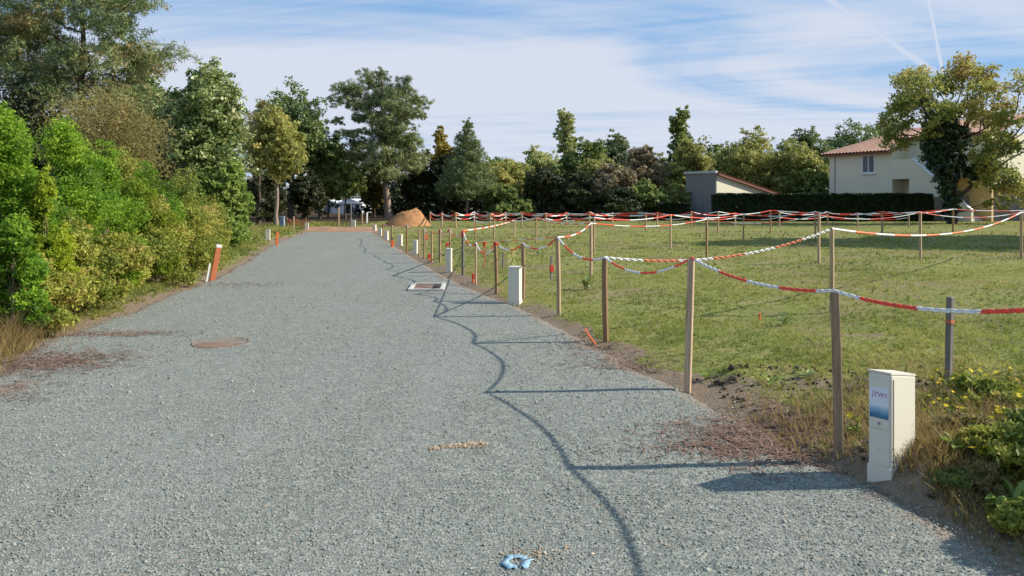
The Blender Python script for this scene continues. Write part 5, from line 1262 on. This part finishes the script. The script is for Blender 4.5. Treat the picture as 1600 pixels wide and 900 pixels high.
def manhole_round():
    c = P(345, 535.5); t = thing('manhole_cover', 'round rusty manhole cover in the gravel on the left of the road', 'manhole', (c.x, c.y, -0.011))
    bm = bmesh.new(); bmesh.ops.create_cone(bm, cap_ends=True, segments=36, radius1=.27, radius2=.26, depth=.03); link('cover', bm_mesh('cover', bm), M['rust'], t)
    n = 36; V = []; 
    for r, z in ((.275, .0), (.28, .019), (.31, .017), (.325, -.01)):
        V += [(r * math.cos(i * 2 * math.pi / n), r * math.sin(i * 2 * math.pi / n), z) for i in range(n)]
    Fq = [(k * n + i, k * n + (i + 1) % n, (k + 1) * n + (i + 1) % n, (k + 1) * n + i) for k in range(3) for i in range(n)]
    link('rim', mesh_np('rim', np.array(V), np.array(Fq)), M['rust'], t)


manhole_round()


def paint_ring():
    c = P(807, 878); rng = np.random.default_rng(6); n = 40; V = []
    for r in (.030, .066):
        for i in range(n):
            a = i * 2 * math.pi / n + .5; rr = r * (1 + .16 * rng.normal() * .6); V.append((rr * math.cos(a), rr * math.sin(a) * 1.05, road_z(c.x, c.y) + .006 + .002 * rng.random()))
    Fq = [(i, n + i, n + (i + 1), i + 1) for i in range(n - 1) if i not in (27, 28, 29)]
    o = link('paint_mark', mesh_np('paint_mark', np.array(V), np.array(Fq)), M['paint_blue']); o.location = (c.x, c.y, 0); tag(o, 'broken ring of blue marking paint sprayed on the gravel', 'paint mark')
    sd = o.modifiers.new('t', 'SOLIDIFY'); sd.thickness = .0015; sd.offset = -1
paint_ring()


def orange_marker():
    c = P(331, 438); t = thing('road_marker', 'leaning orange marker post with a white strip on the left verge', 'marker', (c.x, c.y, gz(c.x, c.y)))
    top = Vector((AT(340.5, c.y) - c.x, 0.05, HT(383, c.y) - gz(c.x, c.y)))
    d = top.normalized(); rot = Vector((0, 0, 1)).rotation_difference(d).to_matrix().to_4x4() @ Matrix.Rotation(math.radians(35), 4, 'Z'); L = top.length
    bm = bmesh.new(); box(bm, -.05, .05, -.035, .035, -.1, L, .006); me = bm_mesh('shaft', bm); me.transform(rot); link('shaft', me, M['terracotta'], t)
    bm = bmesh.new(); box(bm, -.052, .052, -.037, .037, L - .05, L + .008, .004); me = bm_mesh('cap', bm); me.transform(rot); link('cap', me, M['chain_white'], t)
    bm = bmesh.new(); box(bm, -.115, -.085, -.01, .01, -.1, .36); me = bm_mesh('strip', bm); me.transform(rot); link('white_strip', me, M['chain_white'], t)
    bm = bmesh.new(); box(bm, -.09, -.045, -.008, .008, .08, .14); me = bm_mesh('clip', bm); me.transform(rot); link('clip', me, M['chain_white'], t)
orange_marker()


stake('short stake with a red band beside the pale stake at the gravel edge', 740.5, 443, 427, .05, 'paint_orange', 0, ('paint_red', .5, .98, .095))
stake('grey short stake behind the gap left of the second nearest box', 787, 426, 395, .035, 'wood_grey')
stake('grey stake with a red plate left of the parting post', 862, 440, 400, .035, 'wood_grey', 0, ('paint_red', .35, .62, .10))
stake('short stake with a red band left of the third nearest cream box', 671, 408, 397, .05, 'paint_orange', 0, ('paint_red', .5, 1.0, .11))
stake('small orange stake at the gravel edge below the sand heap', 613, 386, 376, .07, 'paint_orange', 0, ('paint_orange', .5, 1.0, .14))
stake('red topped small stake right behind the third nearest cream box', 699, 395, 378, .05, 'wood', 0, ('paint_red', .6, .95, .10))
stake('small orange marker in the grass right of the sand heap', 666, 385, 366, .05, 'wood', 0, ('paint_orange', .55, .95, .13))
stake('leaning orange stake low beside the third nearest road post', 932, 536, 507, .018, 'paint_orange', -.62)
stake('short orange stake beside the left verge cream box', 433, 384.5, 362, .07, 'paint_orange', .02)
stake('tiny orange peg in the grass between the second post and the tall tan post', 1187, 500, 489, .02, 'paint_orange')
stake('thin stake with a grey foot at the far left corner of the road end', 459, 362, 338, .06, 'wood')
stake('tall thin pale stake in front of the white building', 529.5, 354, 324, .07, 'wood')
stake('thin white stake right of the white building', 573.5, 349, 332, .09, 'chain_white')
stake('thin pale stake left of the white stake', 566, 352, 335, .07, 'wood')
stake('pale stake by the lone cream box beyond the road end', 548.5, 349, 318, .06, 'wood_grey')


def flag_marker():
    """orange triangular marker head on a thin rod behind the sagging chain"""
    p = P(757, 424); z0 = gz(p.x, p.y); t = thing('marker_flag', 'orange triangular marker head on a thin rod behind the sagging chain', 'marker', (p.x, p.y, z0)); k = p.y / F
    ht = HT(378, p.y) - z0; hb = HT(387, p.y) - z0
    bm = bmesh.new(); bmesh.ops.create_cone(bm, cap_ends=True, segments=12, radius1=.012, radius2=4.6 * k, depth=ht - hb, matrix=Matrix.Translation((0, 0, (ht + hb) / 2))); link('head', bm_mesh('head', bm), M['paint_orange'], t)
    V, Fq = tube_np(np.array([[0, 0, -.1], [0, 0, hb * .5], [0, 0, hb]]), [.008, .008, .012], 6); link('rod', mesh_np('rod', V, Fq), M['paint_orange'], t)
flag_marker()


def netting():
    """low orange safety netting sagging between two pegs, left of the road end"""
    Z = 39; a, b = AT(448, Z), AT(478, Z); t = thing('safety_net', 'low torn orange netting left of the road end', 'netting', (a, Z, 0)); ps = []
    n = 16
    for i in range(n + 1):
        x = (b - a) * i / n; ps.append(tube_np(np.array([[x, 0, .05], [x + .02, .02, .25], [x, 0, .48 + .07 * math.sin(i)]]), .014, 4))
    for z in (.08, .2, .32, .45): ps.append(tube_np(np.array([[(b - a) * i / n, .02 * math.sin(i), z + .05 * math.sin(i * 1.0)] for i in range(n + 1)]), .016, 4))
    V, Fq = join_np(ps); link('mesh_web', mesh_np('mesh_web', V, Fq), M['chain_orange'], t)
    for x in (0, b - a):
        bm = bmesh.new(); box(bm, x - .025, x + .025, -.025, .025, -.1, .62); link('peg', bm_mesh('peg', bm), M['wood'], t)
netting()


def weed_leaf(L, Wd, rng):
    s = np.linspace(0, 1, 6); w = Wd * np.sin(np.pi * (0.08 + 0.92 * s)) ** .8 * .5; z = L * (.55 * s - .5 * s ** 2); x = L * s
    V = []
    for i in range(6): V += [(x[i], -w[i], z[i] + w[i] * .35), (x[i], 0, z[i]), (x[i], w[i], z[i] + w[i] * .35)]
    Fq = [(i * 3 + j, i * 3 + j + 1, i * 3 + j + 4, i * 3 + j + 3) for i in range(5) for j in range(2)]
    return mesh_np('leaf', np.array(V), np.array(Fq), np.full(len(Fq), .4 + .3 * rng.random()), True)


def weeds():
    rng = np.random.default_rng(14); ms = [weed_leaf(1, .34, rng) for _ in range(3)]
    for m in ms: m.materials.append(LEAF['laurel'])
    md = [weed_leaf(1, .34, rng) for _ in range(3)]
    for m in md: m.materials.append(LEAF['oak'])
    for lb, x, y, n, L, set_ in (
        ('rosette of pale broad leaves at the shaded gravel edge right of the labelled box', 1497, 758, 9, .13, ms),
        ('leafy weed at the foot of the labelled cream box', 1408, 738, 7, .07, ms),
        ('bushy broad leaved weed in the bottom right corner', 1585, 812, 16, .16, ms),
        ('dark leafy weed at the right edge above the bottom corner', 1592, 752, 14, .15, ms),
        ('green leafy weed at the right edge behind the dry stalks', 1585, 712, 12, .12, ms),
        ('leafy weed beside the foot of the second nearest post', 1105, 596, 10, .10, ms),
        ('flat leafy weed on the turned earth left of the tall tan post', 1205, 612, 9, .09, ms),
        ('broad leaved weed on the turned earth behind the nearest post', 1262, 605, 9, .09, md),
        ('small leafy weed near the foot of the nearest post', 1335, 690, 7, .06, ms),
        ('dark broad leaved plant in the grass behind the third nearest road post', 917, 452, 16, .26, md),
        ('dark leafy plant in the grass left of the tall tan post', 1225, 512, 12, .15, md),
    ):
        p = P(x, y); z0 = gz(p.x, p.y); t = thing('leafy_weed', lb, 'weed', (p.x, p.y, z0), 0, 'leafy weeds')
        for i in range(n):
            o = link('leaf', set_[i % 3], None, t); k = L * rng.uniform(.7, 1.25); o.scale = (k, k, k); o.rotation_euler = (rng.normal(0, .2), -rng.uniform(0.1, .85), i * 2.4 + rng.normal(0, .3)); o.location = (rng.normal(0, L * .1), rng.normal(0, L * .1), rng.uniform(0, L * .35))
    # yellow flowering weeds
    fl = []
    for k in range(2):
        n = 10; V = [(0, 0, .006)]; Fq = []
        for i in range(n):
            a = i * 2 * math.pi / n; da = .26
            V += [(.4 * math.cos(a - da), .4 * math.sin(a - da), 0.15), (math.cos(a), math.sin(a), .25 + .2 * (i % 2)), (.4 * math.cos(a + da), .4 * math.sin(a + da), .15)]
            b = 1 + i * 3; Fq.append((0, b, b + 1, b + 2))
        m = mesh_np('flower', np.array(V), np.array(Fq)); m.materials.append(M['yellow']); fl.append(m)
    spots = [(1455, 655), (1470, 640), (1452, 672), (1490, 690), (1500, 625), (1515, 650), (1530, 640), (1545, 655), (1560, 640), (1575, 650), (1590, 640), (1535, 620), (1560, 612), (1580, 690), (1550, 700), (1540, 760), (1560, 780), (1590, 775), (1595, 670), (1510, 610), (1575, 615), (1485, 625),
             (1455, 640), (1598, 625), (1523, 668), (1465, 610), (1340, 700)]
    spots += [(x + 9, y + 14) for x, y in spots[:21]]
    for x, y in spots:
        lb = ('single yellow flower standing left of the labelled cream box' if x < 1400 else 'yellow flowering weed low in the shaded bottom right corner' if y > 770 else 'yellow flowering weed growing round the foot of the grey stake' if y < 630 and x < 1500 else 'yellow flowering weed right beside the labelled cream box' if x < 1475 else 'yellow flowering weed at the right edge of the picture' if x > 1570 else 'low weed with yellow flower heads among the dry stalks')
        p = P(x + rng.normal(0, 6), y + rng.normal(0, 5)); z0 = gz(p.x, p.y); h = rng.uniform(.10, .24)
        t = thing('flowering_weed', lb, 'weed', (p.x, p.y, z0), rng.uniform(0, 6), 'yellow flowering weeds'); ps = []; tips = []
        for i in range(int(rng.integers(3, 6))):
            a = rng.uniform(0, 6.28); r = h * rng.uniform(.2, .7); tip = np.array([math.cos(a) * r, math.sin(a) * r, h * rng.uniform(.7, 1.1)])
            ps.append(tube_np(np.array([[0, 0, -.01], tip * np.array([.4, .4, .55]), tip]), [.0028, .0022, .0016], 4)); tips.append(tip)
            for q in range(3):
                f = rng.uniform(.3, .8); b = tip * f; e = b + rng.normal(0, .03, 3); ps.append(tube_np(np.array([b, (b + e) / 2 + [0, 0, .006], e]), [.003, .006, .001], 4))
        V, Fq = join_np(ps); link('stems', mesh_np('stems', V, Fq, np.full(len(Fq), .35)), LEAF['olive'], t)
        for tip in tips[:int(rng.integers(2, 5))]:
            o = link('flower_head', fl[0], None, t); k = rng.uniform(.016, .030); o.scale = (k, k, k); o.location = tip; o.rotation_euler = (rng.normal(.3, .3), rng.normal(0, .3), rng.uniform(0, 6))
    for k in range(20):
        x = rng.uniform(1455, 1600); y = rng.uniform(600, 720); p = P(x, y); L = rng.uniform(.05, .09)
        t = thing('leafy_weed', 'small green weed among the yellow flowers right of the labelled cream box', 'weed', (p.x, p.y, gz(p.x, p.y)), 0, 'small green weeds on the bank')
        for i in range(6):
            o = link('leaf', ms[i % 3], None, t); q = L * rng.uniform(.7, 1.2); o.scale = (q, q, q); o.rotation_euler = (rng.normal(0, .2), -rng.uniform(.2, 1.0), i * 2.4); o.location = (0, 0, rng.uniform(0, L * .5))
    # bushy growth at the right edge that shades the corner of the gravel
    for lb, X, Y, h, w, mt in (('low tangled bush at the right edge of the picture', 2.78, 3.95, .36, .62, 'olive'), ('leafy clump just beyond the bottom right corner', 2.78, 3.42, .42, .7, 'mid'), ('bushy green clump right of the yellow flowers', 3.3, 4.5, .36, .8, 'olive'), ('small dry brown tuft of weeds right behind the labelled cream box', 2.75, 4.55, .20, .5, 'brown'), ('small olive weed tuft between the labelled box and the right edge', 2.62, 4.22, .16, .36, 'olive'), ('brown weed tuft at the shaded gravel edge right of the labelled box', 2.48, 3.95, .13, .34, 'brown'), ('green weed tuft on the shaded soil near the bottom right corner', 2.40, 3.62, .13, .36, 'olive'), ('dull green low weed at the edge of the gravel below the labelled box', 2.33, 3.98, .08, .26, 'mid'), ('olive weed tuft under the grey stake', 3.4, 5.4, .24, .7, 'olive')):
        tree('weed_clump', lb, 'bush', X, Y, h, w, 'shrub', mt, 5200, .045, .020, tint=.4, bark='twig', spread=.5, out=.3)
weeds()
